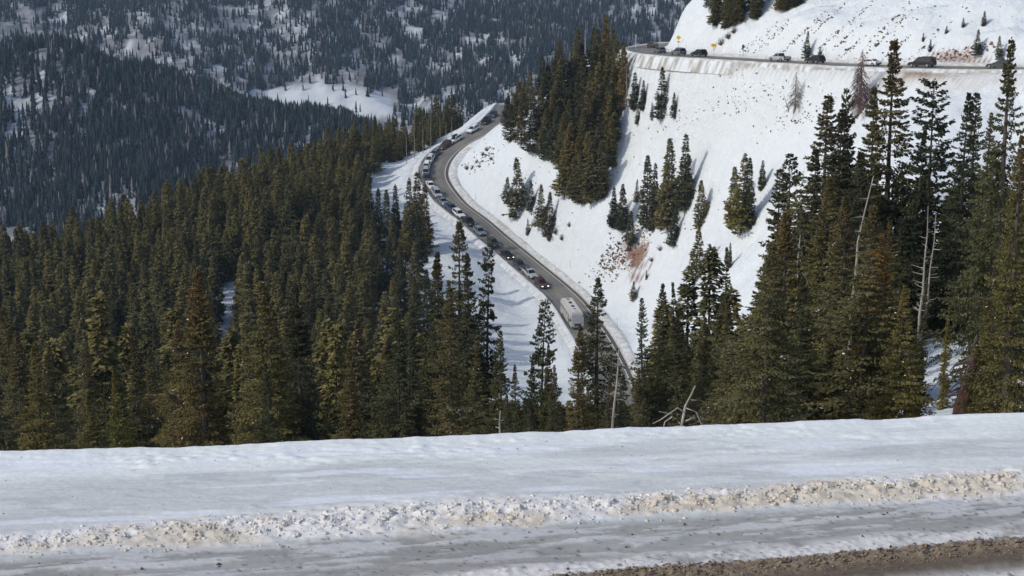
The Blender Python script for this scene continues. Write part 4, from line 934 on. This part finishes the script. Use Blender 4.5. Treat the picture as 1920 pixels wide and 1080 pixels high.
def fallen():
    Y = 30.0; p0 = PY(1281, 803, Y); e = empty('fallen_snag', tuple(p0)); V, Fl = [], []; s_ = Y * 1.03 / F
    L = [[(0, 30), (-3, 0), (4, -42), (14, -68), (20, -88)], [(-3, -5), (-22, -26), (-48, -34)], [(2, -30), (-12, -42), (-46, -20), (-60, -14)], [(4, -42), (22, -38), (34, -10), (40, 6)], [(3, -20), (18, -28), (26, -6), (30, 10)],
         [(0, -10), (-16, -8), (-30, 8)], [(12, -62), (24, -58)], [(-22, -26), (-36, -14), (-40, 2)], [(0, 0), (-10, 2), (-14, 10)]]
    for i, b in enumerate(L):
        pts = [(x * s_, -0.02 * i + .1 * math.sin(j + i), -y * s_) for j, (x, y) in enumerate(b)]; r0 = .032 if i == 0 else .017
        tube(V, Fl, pts, [r0 * (1 - .75 * j / len(pts)) for j in range(len(pts))], 5)
    mesh_obj('limbs', V, Fl, M_PALEWOOD, e, True)
    g = float(height(p0[:1], np.array([Y]))[0]) - p0[2]; V, Fl = [], []; tube(V, Fl, [(0, 0, g - .5), (.05, 0, g * .5), (0, 0, -0.25)], [.09, .07, .05], 6); mesh_obj('trunk', V, Fl, M_PALEWOOD, e, True)
    tag(e, 'bleached splayed dead branches just over the snow edge', 'dead tree')
fallen()
def shrub_mesh(seed, R0=1.2, n=90):
    rng = random.Random(seed); V, Fl = [], []
    for i in range(n):
        a = rng.uniform(0, 6.28); e_ = rng.uniform(.3, 1.4); L = R0 * rng.uniform(.5, 1.2); d = Vector((math.cos(a) * math.cos(e_), math.sin(a) * math.cos(e_), math.sin(e_)))
        p = Vector((rng.uniform(-.2, .2), rng.uniform(-.2, .2), -.1)); m_ = p + d * L * .6; q = m_ + (d + Vector((rng.uniform(-.4, .4), rng.uniform(-.4, .4), .2))) * L * .5
        tube(V, Fl, [p, m_, q], [.04, .03, .012], 3)
    me = bpy.data.meshes.new('shrub'); me.from_pydata(V, [], Fl); me.materials.append(M_SHRUB); me.update(); return me
SM = [shrub_mesh(i) for i in range(3)]
for i, (px, py, s_, lab) in enumerate([(1042,438,1.5,'large bare willow shrub by the inner bend of the lower road'),(1054,450,1.3,'bare shrub just right of the large willow'),(1030,452,1.1,'bare shrub left below the large willow'),(1068,425,1.0,'small bare shrub uphill of the large willow'),
        (876,318,1.2,'leftmost bare bush of the row above the bend'),(886,316,.9,'low bush right of the leftmost one above the bend'),(894,305,.8,'small bush in the middle of the row above the bend'),(905,292,1.0,'bush below the topmost one of the row above the bend'),(913,283,1.1,'topmost bush of the row above the bend'),(921,300,.9,'bush on the right of the row above the bend'),(899,314,.8,'dark bush low in the row above the bend'),
        (1352,84,1.5,'bare brown bush beside the half hidden yellow sign'),(1366,72,1.4,'bare brown bush uphill of the half hidden yellow sign'),(1376,62,1.3,'bush at the foot of the wood above the cut'),(1180,470,1.2,'brown bush above the red soil scar'),(1238,470,1.0,'low bush on the snow right of the red soil scar'),(1222,490,.9,'low bush nearest the red soil scar on its right')]):
    h = hit(px, py)
    if h is None: continue
    o = link(bpy.data.objects.new('bare_shrub', SM[i % 3])); o.location = (h[0], h[1], h[2] + .05); o.scale = (s_,) * 3; o.rotation_euler = (0, 0, i); tag(o, lab, 'shrub', 'bare shrubs on the snow')
def tufts():
    rng = np.random.default_rng(9); P = []; S = []
    def region(px, py, rx, ry, n, ang=0.9, smax=.45):
        smax *= .72; n = int(n * 1.35)
        for _ in range(n):
            a, b = rng.normal(0, 1, 2); x = px + a * rx * math.cos(ang) + b * ry * math.sin(ang); y = py - a * rx * math.sin(ang) + b * ry * math.cos(ang)
            if y < -60: continue
            h = hit(x, y, 330, 640, 160)
            if h is None: continue
            if nearest(h[:1], h[1:2], RL)[0][0] < 8 or nearest(h[:1], h[1:2], RU)[0][0] < 7: continue
            P.append(h); S.append(rng.uniform(.12, smax) * (1 if rng.random() < .8 else 1.5))
    region(1165, 470, 42, 15, 240, .75); region(1150, 495, 22, 12, 90, .6); region(1190, 492, 12, 4, 60, 1.0, .3); region(1204, 470, 10, 4, 40, 1.0, .3); region(905, 298, 22, 9, 70, .7); region(1300, 210, 60, 12, 60, .3, .3); region(1240, 330, 90, 60, 40, .5, .3)
    region(1250, 420, 40, 14, 60, .5, .35); region(1420, 180, 50, 18, 50, .3, .3); region(1400, 105, 40, 8, 30, .6, .3)
    for x, y in [(1400,88),(1425,75),(1450,68),(1480,85),(1520,50),(1560,70),(1600,60),(1640,85),(1680,90),(1590,95),(1720,100),(1560,30),(1620,20),(1660,50),(1700,30)]: region(x, y, 26, 2.2, 26, .72, .35)
    region(1800, 100, 40, 6, 90, .2, .4); region(1700, 60, 150, 40, 60, .4, .35)
    region(1490, 225, 30, 9, 30, .3, .35); region(1550, 195, 60, 20, 20, .5, .3); region(990, 360, 20, 40, 40, .5, .35); region(1060, 300, 20, 20, 20); region(940, 205, 10, 10, 30)
    P = np.array(P); S = np.array(S); sc_ = [hit(1190, 490), hit(1205, 468), hit(1796, 106)]; nr = np.min([np.linalg.norm(P - q, axis=1) for q in sc_], axis=0) < 9
    C = np.where(nr[:, None], np.array([0.2, 0.125, 0.09]), np.array([0.12, 0.095, 0.075])) * rng.uniform(.5, 2.0, (len(S), 1))
    o = lumps('tufts_and_stones', P, S, C, M_CLOD, 12, .75); tag(o, 'small dark tufts and stones poking through the snow of the slope', 'tufts', kind='stuff')
tufts()

# ------------------------------------------------------------------ vehicles
M_GLASS = plain('dark_glass', (0.015, 0.018, 0.02), 0.2); M_TYRE = plain('tyre_rubber', (0.02, 0.02, 0.02), 0.85); M_RIM = plain('alloy', (0.4, 0.4, 0.42), 0.35, 0.8)
M_TRIM = plain('dark_trim', (0.03, 0.03, 0.032), 0.6); M_LAMP = plain('headlight', (0.85, 0.85, 0.82), 0.15); M_LIT = plain('lit_headlight', (0.9, 0.9, 0.85), 0.2, 0, ((1, .95, .85), 2.5))
M_TAIL = plain('tail_lamp', (0.35, 0.02, 0.02), 0.25); M_PLATE = plain('plate', (0.6, 0.62, 0.6), 0.5)
PAINTS = {}
def paint(cn, col):
    if cn not in PAINTS:
        m, n, b = mat_new('paint_' + cn); geo = nd(n, 'ShaderNodeTexCoord'); sx = nd(n, 'ShaderNodeSeparateXYZ'); n.links.new(geo.outputs['Object'], sx.inputs[0])
        dz = nd(n, 'ShaderNodeMapRange', clamp=True); n.links.new(sx.outputs[2], dz.inputs[0]); dz.inputs[1].default_value = .9; dz.inputs[2].default_value = .3; dz.inputs[3].default_value = .03; dz.inputs[4].default_value = .3
        c_ = mix(n, dz.outputs[0], col, (0.26, 0.23, 0.2)); n.links.new(c_, b.inputs['Base Color']); b.inputs['Roughness'].default_value = .4; b.inputs['Specular IOR Level'].default_value = .2 if max(col) < .1 else .45; PAINTS[cn] = m
    return PAINTS[cn]
class MB:
    def __init__(s): s.v = []; s.f = []
    def quad(s, *p): b = len(s.v); s.v += [tuple(q) for q in p]; s.f.append(tuple(range(b, b + len(p))))
    def box(s, x0, x1, y0, y1, z0, z1, ch=0.0):
        c_ = ch; b = len(s.v)
        for z_, k in ((z0, c_), (z0 + c_, 0), (z1 - c_, 0), (z1, c_)) if c_ else ((z0, 0), (z1, 0)):
            s.v += [(x0 + k, y0 + k, z_), (x1 - k, y0 + k, z_), (x1 - k, y1 - k, z_), (x0 + k, y1 - k, z_)]
        L = 4 if c_ else 2
        for i in range(L - 1):
            for j in range(4): q = (j + 1) % 4; s.f.append((b + i * 4 + j, b + i * 4 + q, b + i * 4 + 4 + q, b + i * 4 + 4 + j))
        s.f.append((b + 3, b + 2, b + 1, b)); t_ = b + (L - 1) * 4; s.f.append((t_, t_ + 1, t_ + 2, t_ + 3)); return s
    def loft(s, rings):
        b = len(s.v); k = len(rings[0]); s.v += [tuple(p) for r_ in rings for p in r_]
        for i in range(len(rings) - 1):
            for j in range(k): q = (j + 1) % k; s.f.append((b + i * k + j, b + i * k + q, b + (i + 1) * k + q, b + (i + 1) * k + j))
        s.f.append(tuple(b + j for j in range(k))[::-1]); s.f.append(tuple(b + (len(rings) - 1) * k + j for j in range(k))); return s
    def cyl(s, x, y, z, r_, w_, k=16):
        return s.loft([[(x + math.cos(2 * math.pi * j / k) * r_ * q, y + dy, z + math.sin(2 * math.pi * j / k) * r_ * q) for j in range(k)] for dy, q in ((-w_ / 2, .9), (-w_ / 2 * .7, 1), (w_ / 2 * .7, 1), (w_ / 2, .9))])
    def build(s, name, mat, parent): return mesh_obj(name, s.v, s.f, mat, parent)
def ringY(x, hw, zb, zt):
    return [(x, -hw * .94, zb), (x, -hw, zb + .22), (x, -hw, zb + (zt - zb) * .72), (x, -hw * .86, zt), (x, hw * .86, zt), (x, hw, zb + (zt - zb) * .72), (x, hw, zb + .22), (x, hw * .94, zb)]
SHAPES = {  # L, W, body: list (x fraction, ztop, width factor) ; cabin: xr0,xr1,xf1,xf0 (from rear -L/2), belt, roof
 'suv':    dict(L=4.85, W=1.98, b=[(0, .78, .84), (.03, 1.02, .95), (.3, 1.06, 1), (.66, 1.06, 1), (.72, 1.04, 1), (.93, .92, .97), (.985, .78, .9), (1, .55, .82)], cab=(.015, .07, .5, .70), belt=1.03, roof=1.74, wr=.37),
 'wagon':  dict(L=4.75, W=1.88, b=[(0, .72, .84), (.03, .94, .95), (.3, .98, 1), (.64, .98, 1), (.70, .96, 1), (.93, .84, .97), (.985, .7, .9), (1, .5, .82)], cab=(.015, .12, .46, .68), belt=.95, roof=1.55, wr=.34),
 'sedan':  dict(L=4.75, W=1.86, b=[(0, .7, .84), (.03, .95, .93), (.16, .99, 1), (.4, .97, 1), (.66, .95, 1), (.72, .92, 1), (.93, .8, .97), (.985, .66, .9), (1, .48, .82)], cab=(.13, .29, .5, .70), belt=.93, roof=1.45, wr=.33),
 'pickup': dict(L=5.75, W=2.02, b=[(0, .8, .93), (.01, 1.12, .97), (.38, 1.14, 1), (.39, 1.16, 1), (.68, 1.16, 1), (.73, 1.15, 1), (.94, 1.06, .97), (.985, .9, .92), (1, .6, .85)], cab=(.385, .40, .58, .70), belt=1.14, roof=1.86, wr=.41),
 'van':    dict(L=5.4, W=2.05, b=[(0, .9, .88), (.02, 1.15, .97), (.3, 1.18, 1), (.72, 1.18, 1), (.76, 1.15, 1), (.93, 1.0, .97), (.985, .85, .9), (1, .55, .84)], cab=(.005, .03, .6, .76), belt=1.14, roof=2.05, wr=.38)}
def make_vehicle(kind, pm, lit=False, rack=None, dark_roof=False):
    S = SHAPES[kind]; L, W = S['L'] * 1.05, S['W'] * 1.05; X = lambda f: (f - .5) * L
    e = empty('parked_vehicle', (0, 0, 0)); B = MB(); hw = W / 2; zb = .28 if kind in ('sedan', 'wagon') else .36
    B.loft([ringY(X(f), hw * wf, zb + (.12 if f in (0, 1) else 0), zt) for f, zt, wf in S['b']])
    r0, r1, f1, f0 = S['cab']; bz, rz = S['belt'], S['roof']; bw, tw = hw * .9, hw * .74
    def cr(x, w_, z_): return [(x, -w_, z_), (x, w_, z_)]
    ST = [(r0, bw, bz - .04, r0, bw), (r1, tw, rz - .06, 0, 0), (r1 + .03, tw * .98, rz, 0, 0), (f1 - .04, tw * .98, rz, 0, 0), (f1, tw, rz - .05, 0, 0), (f0, bw, bz - .04, 0, 0)]
    prof = [(X(a), w_, z_) for a, w_, z_, _, _ in ST]
    b = len(B.v); B.v += [(x, -w_, z_) for x, w_, z_ in prof] + [(x, w_, z_) for x, w_, z_ in prof]; n = len(prof)
    for i in range(n): q = (i + 1) % n; B.f.append((b + i, b + q, b + n + q, b + n + i))
    B.f.append(tuple(b + i for i in range(n))[::-1]); B.f.append(tuple(b + n + i for i in range(n)))
    body = B.build('body', pm, e)
    def lerp(p, q, t): return tuple(p[i] + (q[i] - p[i]) * t for i in range(3))
    def pane(name, A, Bq, Cq, D, m0=.08, m1=.1, off=(0, 0, 0), mat=M_GLASS):
        c_ = [sum(p[i] for p in (A, Bq, Cq, D)) / 4 for i in range(3)]
        P = [tuple(c_[i] + (p[i] - c_[i]) * (1 - m0) + off[i] for i in range(3)) for p in (A, Bq, Cq, D)]
        P2 = [tuple(p[i] - off[i] * 1.6 for i in range(3)) for p in P]; M_ = MB(); M_.loft([P2, P]); return M_.build(name, mat, e)
    fb, ft, rt, rb = prof[5], prof[4], prof[1], prof[0]
    pane('windshield', (fb[0], -fb[1], fb[2] + .03), (fb[0], fb[1], fb[2] + .03), (ft[0], ft[1], ft[2]), (ft[0], -ft[1], ft[2]), .1, .1, (.025, 0, .02))
    pane('rear_window', (rb[0], rb[1], rb[2] + .08), (rb[0], -rb[1], rb[2] + .08), (rt[0], -rt[1], rt[2]), (rt[0], rt[1], rt[2]), .16, .1, (-.025, 0, .015))
    for sgn in (-1, 1):
        lo = lambda x: (X(x), sgn * bw, bz + .02); hi = lambda x: (X(x), sgn * (tw + .01), rz - .1)
        cuts = [r0 + .02, (r0 + f0) / 2 - .01, f0 - .035] if kind == 'pickup' else [r0 + .05, r0 + (f0 - r0) * .36, r0 + (f0 - r0) * .66, f0 - .05]
        for a, c_ in zip(cuts[:-1], cuts[1:]):
            def top(x): return min(max(x, r1 + .015), f1 - .005)
            A, B_, C_, D_ = lo(a + .006), lo(c_ - .006), hi(top(c_ - .006)), hi(top(a + .006))
            pane('side_window', A, B_, C_, D_, .05, .1, (0, sgn * .02, .004))
        zt = S['b'][-3][1]; m_ = MB(); m_.box(X(.962), X(.99) + .02, sgn * hw * .52 if sgn > 0 else -hw * .87, sgn * hw * .87 if sgn > 0 else -hw * .52, zt - .26, zt - .1, .02); m_.build('headlight', M_LIT if lit else M_LAMP, e)
        m_ = MB(); m_.box(X(0) - .01, X(.02), min(sgn * hw * .68, sgn * hw * .92), max(sgn * hw * .68, sgn * hw * .92), .72, S['belt'] - .02, .01); m_.build('tail_light', M_TAIL, e)
        m_ = MB(); m_.box(X(f0) - .42, X(f0) - .24, min(sgn * hw * .98, sgn * (hw + .16)), max(sgn * hw * .98, sgn * (hw + .16)), bz + .03, bz + .2, .03); m_.build('mirror', M_TRIM, e)
        for fx in (.19, .81):
            m_ = MB(); m_.cyl(X(fx), sgn * (hw - .1), S['wr'], S['wr'], .26); wl = m_.build('wheel', M_TYRE, e); m_ = MB(); m_.cyl(X(fx), sgn * (hw + .02), S['wr'], S['wr'] * .62, .05); m_.build('rim', M_RIM, wl)
            m_ = MB(); k = 10; rr = S['wr'] + .07
            m_.loft([[(X(fx) + math.cos(math.pi * j / k) * r_, sgn * (hw * 0.985 + d_), S['wr'] + math.sin(math.pi * j / k) * r_) for j in range(k + 1)] for r_, d_ in ((rr, 0), (rr, .02), (rr - .07, .02), (rr - .07, 0))][:4]); m_.build('wheel_arch', M_TRIM, e)
    zt = S['b'][-3][1]; m_ = MB(); m_.box(X(.985), X(1) + .03, -hw * .46, hw * .46, zt - .3, zt - .12, .015); m_.build('grille', M_TRIM, e)
    m_ = MB(); m_.box(X(.965), X(1) + .05, -hw * .8, hw * .8, zb + .05, zb + .22, .03); m_.build('bumper', M_TRIM if kind in ('suv', 'pickup', 'van') else pm, e)
    m_ = MB(); m_.box(X(0) - .04, X(.03), -hw * .85, hw * .85, zb + .08, zb + .28, .03); m_.build('rear_bumper', M_TRIM, e)
    m_ = MB(); m_.box(X(1) + .05, X(1) + .065, -.15, .15, zb + .08, zb + .2); m_.build('licence_plate', M_PLATE, e)
    if kind == 'pickup':
        m_ = MB(); m_.box(X(.025), X(.375), -hw * .8, hw * .8, 1.125, 1.15, 0); m_.build('bed_shade', M_TRIM, e)  # flat dark slab on the solid body, stands in for shade inside the open bed
    if kind in ('suv', 'wagon', 'van'):
        for sgn in (-1, 1): m_ = MB(); m_.box(X(r1 + .05), X(f1 - .04), sgn * tw * .86 - .02, sgn * tw * .86 + .02, rz + .01, rz + .07, .01); m_.build('roof_rail', M_TRIM, e)
    if rack == 'box':
        m_ = MB(); m_.loft([[(x, -.38 * q, rz + .09), (x, -.42 * q, rz + .2), (x, -.32 * q, rz + .09 + .32 * h_), (x, .32 * q, rz + .09 + .32 * h_), (x, .42 * q, rz + .2), (x, .38 * q, rz + .09)] for x, q, h_ in ((-1.1, .8, .7), (-.8, 1, 1), (.3, 1, 1), (.75, .7, .6))]); m_.build('roof_box', M_TRIM, e)
    if rack == 'bars':
        for x in (-.9, 0.1): m_ = MB(); m_.box(x - .04, x + .04, -hw * .7, hw * .7, rz + .06, rz + .12, .01); m_.build('roof_bar', M_TRIM, e)
    if rack == 'skis':
        m_ = MB()
        for i in range(4): m_.box(-1.0, .8, -.35 + i * .2, -.27 + i * .2, rz + .1, rz + .14, .01)
        m_.build('ski_load', M_TRIM, e)
    return e
PA = dict(white=(.82, .82, .81), black=(.008, .009, .01), silver=(.42, .44, .46), grey=(.13, .14, .15), darkgrey=(.055, .06, .065), red=(.17, .03, .03), blue=(.05, .075, .13), bluegrey=(.2, .24, .3), green=(.05, .065, .06), maroon=(.1, .03, .03), tan=(.45, .43, .38))
def place(e, Q, T, px, py, lat, k=1.0):
    """stand a vehicle in its lane, at the stretch of road the photo shows it on"""
    h = None
    PXr, PYr = project(Q[:, 0] + lat_dir(T)[:, 0] * lat, Q[:, 1] + lat_dir(T)[:, 1] * lat, Q[:, 2]); i = int(((PXr - px) ** 2 + 1.0 * (PYr - py) ** 2).argmin())
    t = T[i]; r_ = lat_dir(T)[i]; x = Q[i, 0] + r_[0] * lat; y = Q[i, 1] + r_[1] * lat; slope = (Q[min(i + 2, len(Q) - 1), 2] - Q[max(i - 2, 0), 2]) / 4.0
    fwd = Vector((t[0], t[1], slope)).normalized(); left = Vector((-t[1], t[0], 0)).normalized(); up = fwd.cross(left)
    m = Matrix((fwd, left, up)).transposed().to_4x4() @ Matrix.Scale(k, 4); m.translation = Vector((x, y, Q[i, 2] + 0.01)); e.matrix_world = m
    return i
def lat_dir(T): return np.column_stack([T[:, 1], -T[:, 0]])          # right of travel
QUEUE = [
 ('wagon','darkgrey',925,219,None,0,'dark car at the far end of the queue, half hidden by grove trees'),
 ('suv','black',910,229,'skis',0,'black car with a roof load, second from the far end of the queue'),
 ('suv','white',885,243,None,0,'white boxy car following behind the black one with a roof load'),
 ('suv','white',851,261,'box',0,'white car with a roof load just uphill of the dark red one'),
 ('suv','maroon',832,273,'bars',0,'dark red car entering the bend of the lower road'),
 ('wagon','grey',810,285,None,0,'grey wagon in the bend, directly after the dark red car'),
 ('suv','white',798,299,'bars',0,'white car with dark roof bars in the tight bend'),
 ('suv','white',792,314,None,0,'small white car at the outermost point of the bend'),
 ('suv','silver',797,327,None,0,'silver car just past the outermost point of the bend'),
 ('wagon','darkgrey',800,339,None,0,'dark grey car partly behind the clump of spruces'),
 ('sedan','white',807,352,None,0,'white low car right behind the big silver van'),
 ('van','silver',819,366,None,0,'tall silver van below the bend'),
 ('sedan','bluegrey',832,380,None,1,'pale blue grey car with a bright headlight in front of the silver van'),
 ('pickup','blue',847,393,None,0,'dark blue pickup between the pale blue grey car and the white one'),
 ('suv','white',860,407,None,0,'clean white car in the middle of the straight part of the queue'),
 ('pickup','black',878,420,None,0,'black pickup just downhill of the clean white car'),
 ('suv','bluegrey',900,438,None,0,'blue grey car between the black pickup and the dark green one'),
 ('suv','green',926,458,None,0,'dark grey green boxy car above the black sedan'),
 ('sedan','black',950,484,None,1,'black sedan with both headlights shining'),
 ('suv','darkgrey',977,497,'bars',0,'dark grey car with roof bars behind the silver pickup'),
 ('pickup','silver',995,514,None,0,'silver pickup, third from the front of the queue'),
 ('suv','maroon',1018,535,'bars',1,'dark red car with lit headlights right behind the motorhome')]
i_prev = None
for kind, cn, px, py, rk, lit, lab in QUEUE:
    e = make_vehicle(kind, paint(cn, PA[cn]), bool(lit), rk); e.name = {'pickup': 'pickup_truck', 'van': 'van'}.get(kind, 'car')
    place(e, RL, TL, px, py, 2.5, 1.22); tag(e, lab, {'pickup': 'pickup', 'van': 'van'}.get(kind, 'car'), 'vehicles queuing on the lower road')
UPQ = [
 ('suv','darkgrey',1274,83.5,None,'dark car just showing on the far arm of the upper bend'),
 ('suv','darkgrey',1224,91,None,'dark car rounding the far bend of the upper road, leading one'),
 ('wagon','grey',1238,99,None,'small grey car following the leading one into the far bend'),
 ('suv','grey',1271,102,'bars','grey boxy car before the far bend, its rear to the viewer'),
 ('suv','black',1311,106,None,'black car before the far bend, right of the grey boxy one'),
 ('pickup','silver',1461,115.5,None,'light silver pickup on the upper road by the thin spired spruce'),
 ('suv','black',1529,119,None,'black car close behind the silver pickup on the upper road'),
 ('sedan','white',1631,122,None,'white sedan behind the tall reddish dead tree'),
 ('van','black',1731,124.5,None,'long black car on the upper road below the red soil cut'),
 ('wagon','green',1876,127,'box','dark green car with a roof box, partly behind the right edge spruce')]
for kind, cn, px, py, rk, lab in UPQ:
    e = make_vehicle(kind, paint(cn, PA[cn]), False, rk); e.name = {'pickup': 'pickup_truck'}.get(kind, 'car')
    if lab.startswith('long black'): e.scale = (1, 1, 1)
    place(e, RU, TU, px, py, 1.9, 1.2); tag(e, lab, {'pickup': 'pickup'}.get(kind, 'car'), 'vehicles on the upper road')
def motorhome():
    e = empty('motorhome', (0, 0, 0)); L, W, H = 11.2, 2.6, 3.35; hw = W / 2; pm = paint('tan', PA['tan']); roofm = plain('motorhome_roof', (.62, .61, .56), .6)
    def rg(x, z0, z1, k=1.0): return [(x, -hw * k, z0), (x, -hw * k, z1 - .35), (x, -hw * k * .93, z1 - .12), (x, -hw * k * .8, z1), (x, hw * k * .8, z1), (x, hw * k * .93, z1 - .12), (x, hw * k, z1 - .35), (x, hw * k, z0)]
    B = MB(); B.loft([rg(-L / 2, .7, H - .1, .97), rg(-L / 2 + .1, .45, H), rg(L / 2 - .9, .45, H), rg(L / 2 - .35, .45, H - .12), rg(L / 2 - .1, .45, 2.1, .99), rg(L / 2, .5, 1.45, .95)]); B.build('body', pm, e)
    m = MB(); m.box(-L / 2 + .25, L / 2 - 1.0, -hw * .76, hw * .76, H - .02, H + .035, .012); rf = m.build('roof', roofm, e)
    for x in (-4.3, -2.2, -1.6, .3, .9, 2.6): m = MB(); m.box(x - .2, x + .2, -.28, .28, H + .036, H + .16, .03); m.build('roof_vent', M_TRIM, rf)
    m = MB(); m.box(3.3, 4.1, -.45, .45, H + .036, H + .26, .06); m.build('air_conditioner', roofm, rf)
    A = [(L / 2 - .08, -hw * .86, 1.72), (L / 2 - .08, hw * .86, 1.72), (L / 2 - .3, hw * .84, H - .45), (L / 2 - .3, -hw * .84, H - .45)]
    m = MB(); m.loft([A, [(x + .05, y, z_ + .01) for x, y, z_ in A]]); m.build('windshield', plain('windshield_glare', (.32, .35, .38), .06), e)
    for sgn in (-1, 1):
        for x0, x1 in ((-5.1, -4.0), (-3.6, -2.2), (-1.6, -.4), (.2, 1.6), (2.2, 3.1), (4.0, 4.8)):
            m = MB(); m.box(x0, x1, min(sgn * (hw - .02), sgn * (hw + .015)), max(sgn * (hw - .02), sgn * (hw + .015)), 1.75, 2.55, .01); m.build('side_window', M_GLASS, e)
        m = MB(); m.box(-L / 2 + .3, L / 2 - .8, min(sgn * (hw - .01), sgn * (hw + .012)), max(sgn * (hw - .01), sgn * (hw + .012)), 1.28, 1.42); m.build('side_stripe', plain('stripe', (.16, .13, .1), .5), e)
        m = MB(); m.box(L / 2 - .02, L / 2 + .05, min(sgn * .75, sgn * 1.12), max(sgn * .75, sgn * 1.12), .85, 1.08, .02); m.build('headlight', M_LAMP, e)
        m = MB(); m.box(L / 2 - .5, L / 2 - .2, min(sgn * (hw + .05), sgn * (hw + .3)), max(sgn * (hw + .05), sgn * (hw + .3)), 1.7, 2.2, .03); m.build('mirror', M_TRIM, e)
        for x in (-3.3, -2.3, 3.7): m = MB(); m.cyl(x, sgn * (hw - .16), .5, .5, .32, 18); wl = m.build('wheel', M_TYRE, e); m = MB(); m.cyl(x, sgn * (hw + .01), .5, .28, .04); m.build('rim', M_RIM, wl)
    m = MB(); m.box(-1.5, -.75 + .05, -hw - .012, -hw + .02, .6, 2.6, .01)
    m = MB(); m.box(2.3, 3.1, -hw - .02, -hw + .01, .55, 1.7, .008); m.build('door', M_TRIM, e)
    m = MB(); m.box(L / 2 - .05, L / 2 + .16, -hw * .96, hw * .96, .42, .72, .04); m.build('bumper', M_RIM, e); m = MB(); m.box(L / 2, L / 2 + .03, -.6, .6, .85, 1.25, .01); m.build('grille', M_TRIM, e)
    place(e, RL, TL, 1064, 607, 2.45, 1.36); tag(e, 'long beige motorhome with roof vents leading the queue, its nose behind a spruce', 'motorhome')
motorhome()

# ------------------------------------------------------------------ signs, posts
M_POST = plain('galvanised_post', (.3, .3, .3), .5, .6); M_YEL = plain('sign_yellow', (.8, .5, .02), .5); M_BACK = plain('sign_back', (.06, .065, .07), .6); M_WPOST = plain('white_post', (.7, .7, .7), .6)
def post_at(px, py, name, lab, cat, Hh, r_=.05, mat=M_POST, off=None, group=None):
    h = hit(px, py); e = empty(name, tuple(h)); m = MB(); m.loft([[(math.cos(6.283 * j / 6) * r_, math.sin(6.283 * j / 6) * r_, z_) for j in range(6)] for z_ in (-.6, Hh)]); m.build('post', mat, e); tag(e, lab, cat, group); return e, h
def diamond(e, z_, s_, mat, t=.03, yaw=0.0, name='panel'):
    P = [(-s_, 0), (0, -s_), (s_, 0), (0, s_)]; m = MB(); m.loft([[(x, -.06 - t, z_ + q) for x, q in P], [(x, -.06, z_ + q) for x, q in P]]); o = m.build(name, mat, e); return o
e, _ = post_at(1272, 88, 'warning_sign', 'yellow diamond warning sign with a small plate at the far bend of the upper road', 'road sign', 3.6); p_ = diamond(e, 2.9, .8, M_YEL); m = MB(); m.box(-.45, .45, -.09, -.06, 1.35, 1.9); m.build('plate', M_YEL, e)
e, _ = post_at(1338, 96, 'marker_sign', 'small yellow sign half hidden by brown bushes on the cut', 'road sign', 2.3); m = MB(); m.box(-.75, .75, -.09, -.06, 1.3, 2.2); m.build('panel', M_YEL, e)
e, _ = post_at(1393, 109, 'dark_sign', 'dark sign seen from behind on a post beside the upper road', 'road sign', 3.9, .09); m = MB(); k = 12; m.loft([[(math.cos(6.283 * j / k) * .42, y, 3.3 + math.sin(6.283 * j / k) * .6) for j in range(k)] for y in (-.1, -.06)]); m.build('panel', M_BACK, e)
e, _ = post_at(1192, 93, 'snow_pole', 'tall white pole on the outside of the far bend', 'pole', 4.6, .1, M_WPOST); m = MB(); m.box(-.2, .2, -.12, .12, 4.3, 4.75, .03); m.build('cap', M_WPOST, e)
for px, py, lab in [(1069,503,'thin marker post on the uphill side of the lower road behind the dark red car'),(892,376,'thin marker post above the bend of the lower road'),(1157,612,'thin marker post right of the motorhome'),(1286,92,'thin marker post by the cut near the far bend'),(1548,107,'thin marker post behind the black car on the upper road')]:
    post_at(px, py, 'marker_post', lab, 'marker post', 2.6, .045, M_POST, group='roadside marker posts')

# ------------------------------------------------------------------ haze
def build_haze():
    v = [(-5200, -200, -460), (5200, -200, -460), (5200, 7000, -460), (-5200, 7000, -460)]; v += [(a, b, 1400) for a, b, _ in v]
    f = [(3, 2, 1, 0), (4, 5, 6, 7), (0, 1, 5, 4), (1, 2, 6, 5), (2, 3, 7, 6), (3, 0, 4, 7)]
    m = bpy.data.materials.new('valley_air'); m.use_nodes = True; n = m.node_tree; n.nodes.remove(n.nodes['Principled BSDF'])
    pv = n.nodes.new('ShaderNodeVolumePrincipled'); pv.inputs['Color'].default_value = (0.55, 0.75, 1, 1); pv.inputs['Density'].default_value = HAZE
    n.links.new(pv.outputs[0], n.nodes['Material Output'].inputs['Volume'])
    o = mesh_obj('haze', v, f, m); tag(o, 'thin blue haze between the near slope and the far mountain', 'haze', kind='stuff')
build_haze()
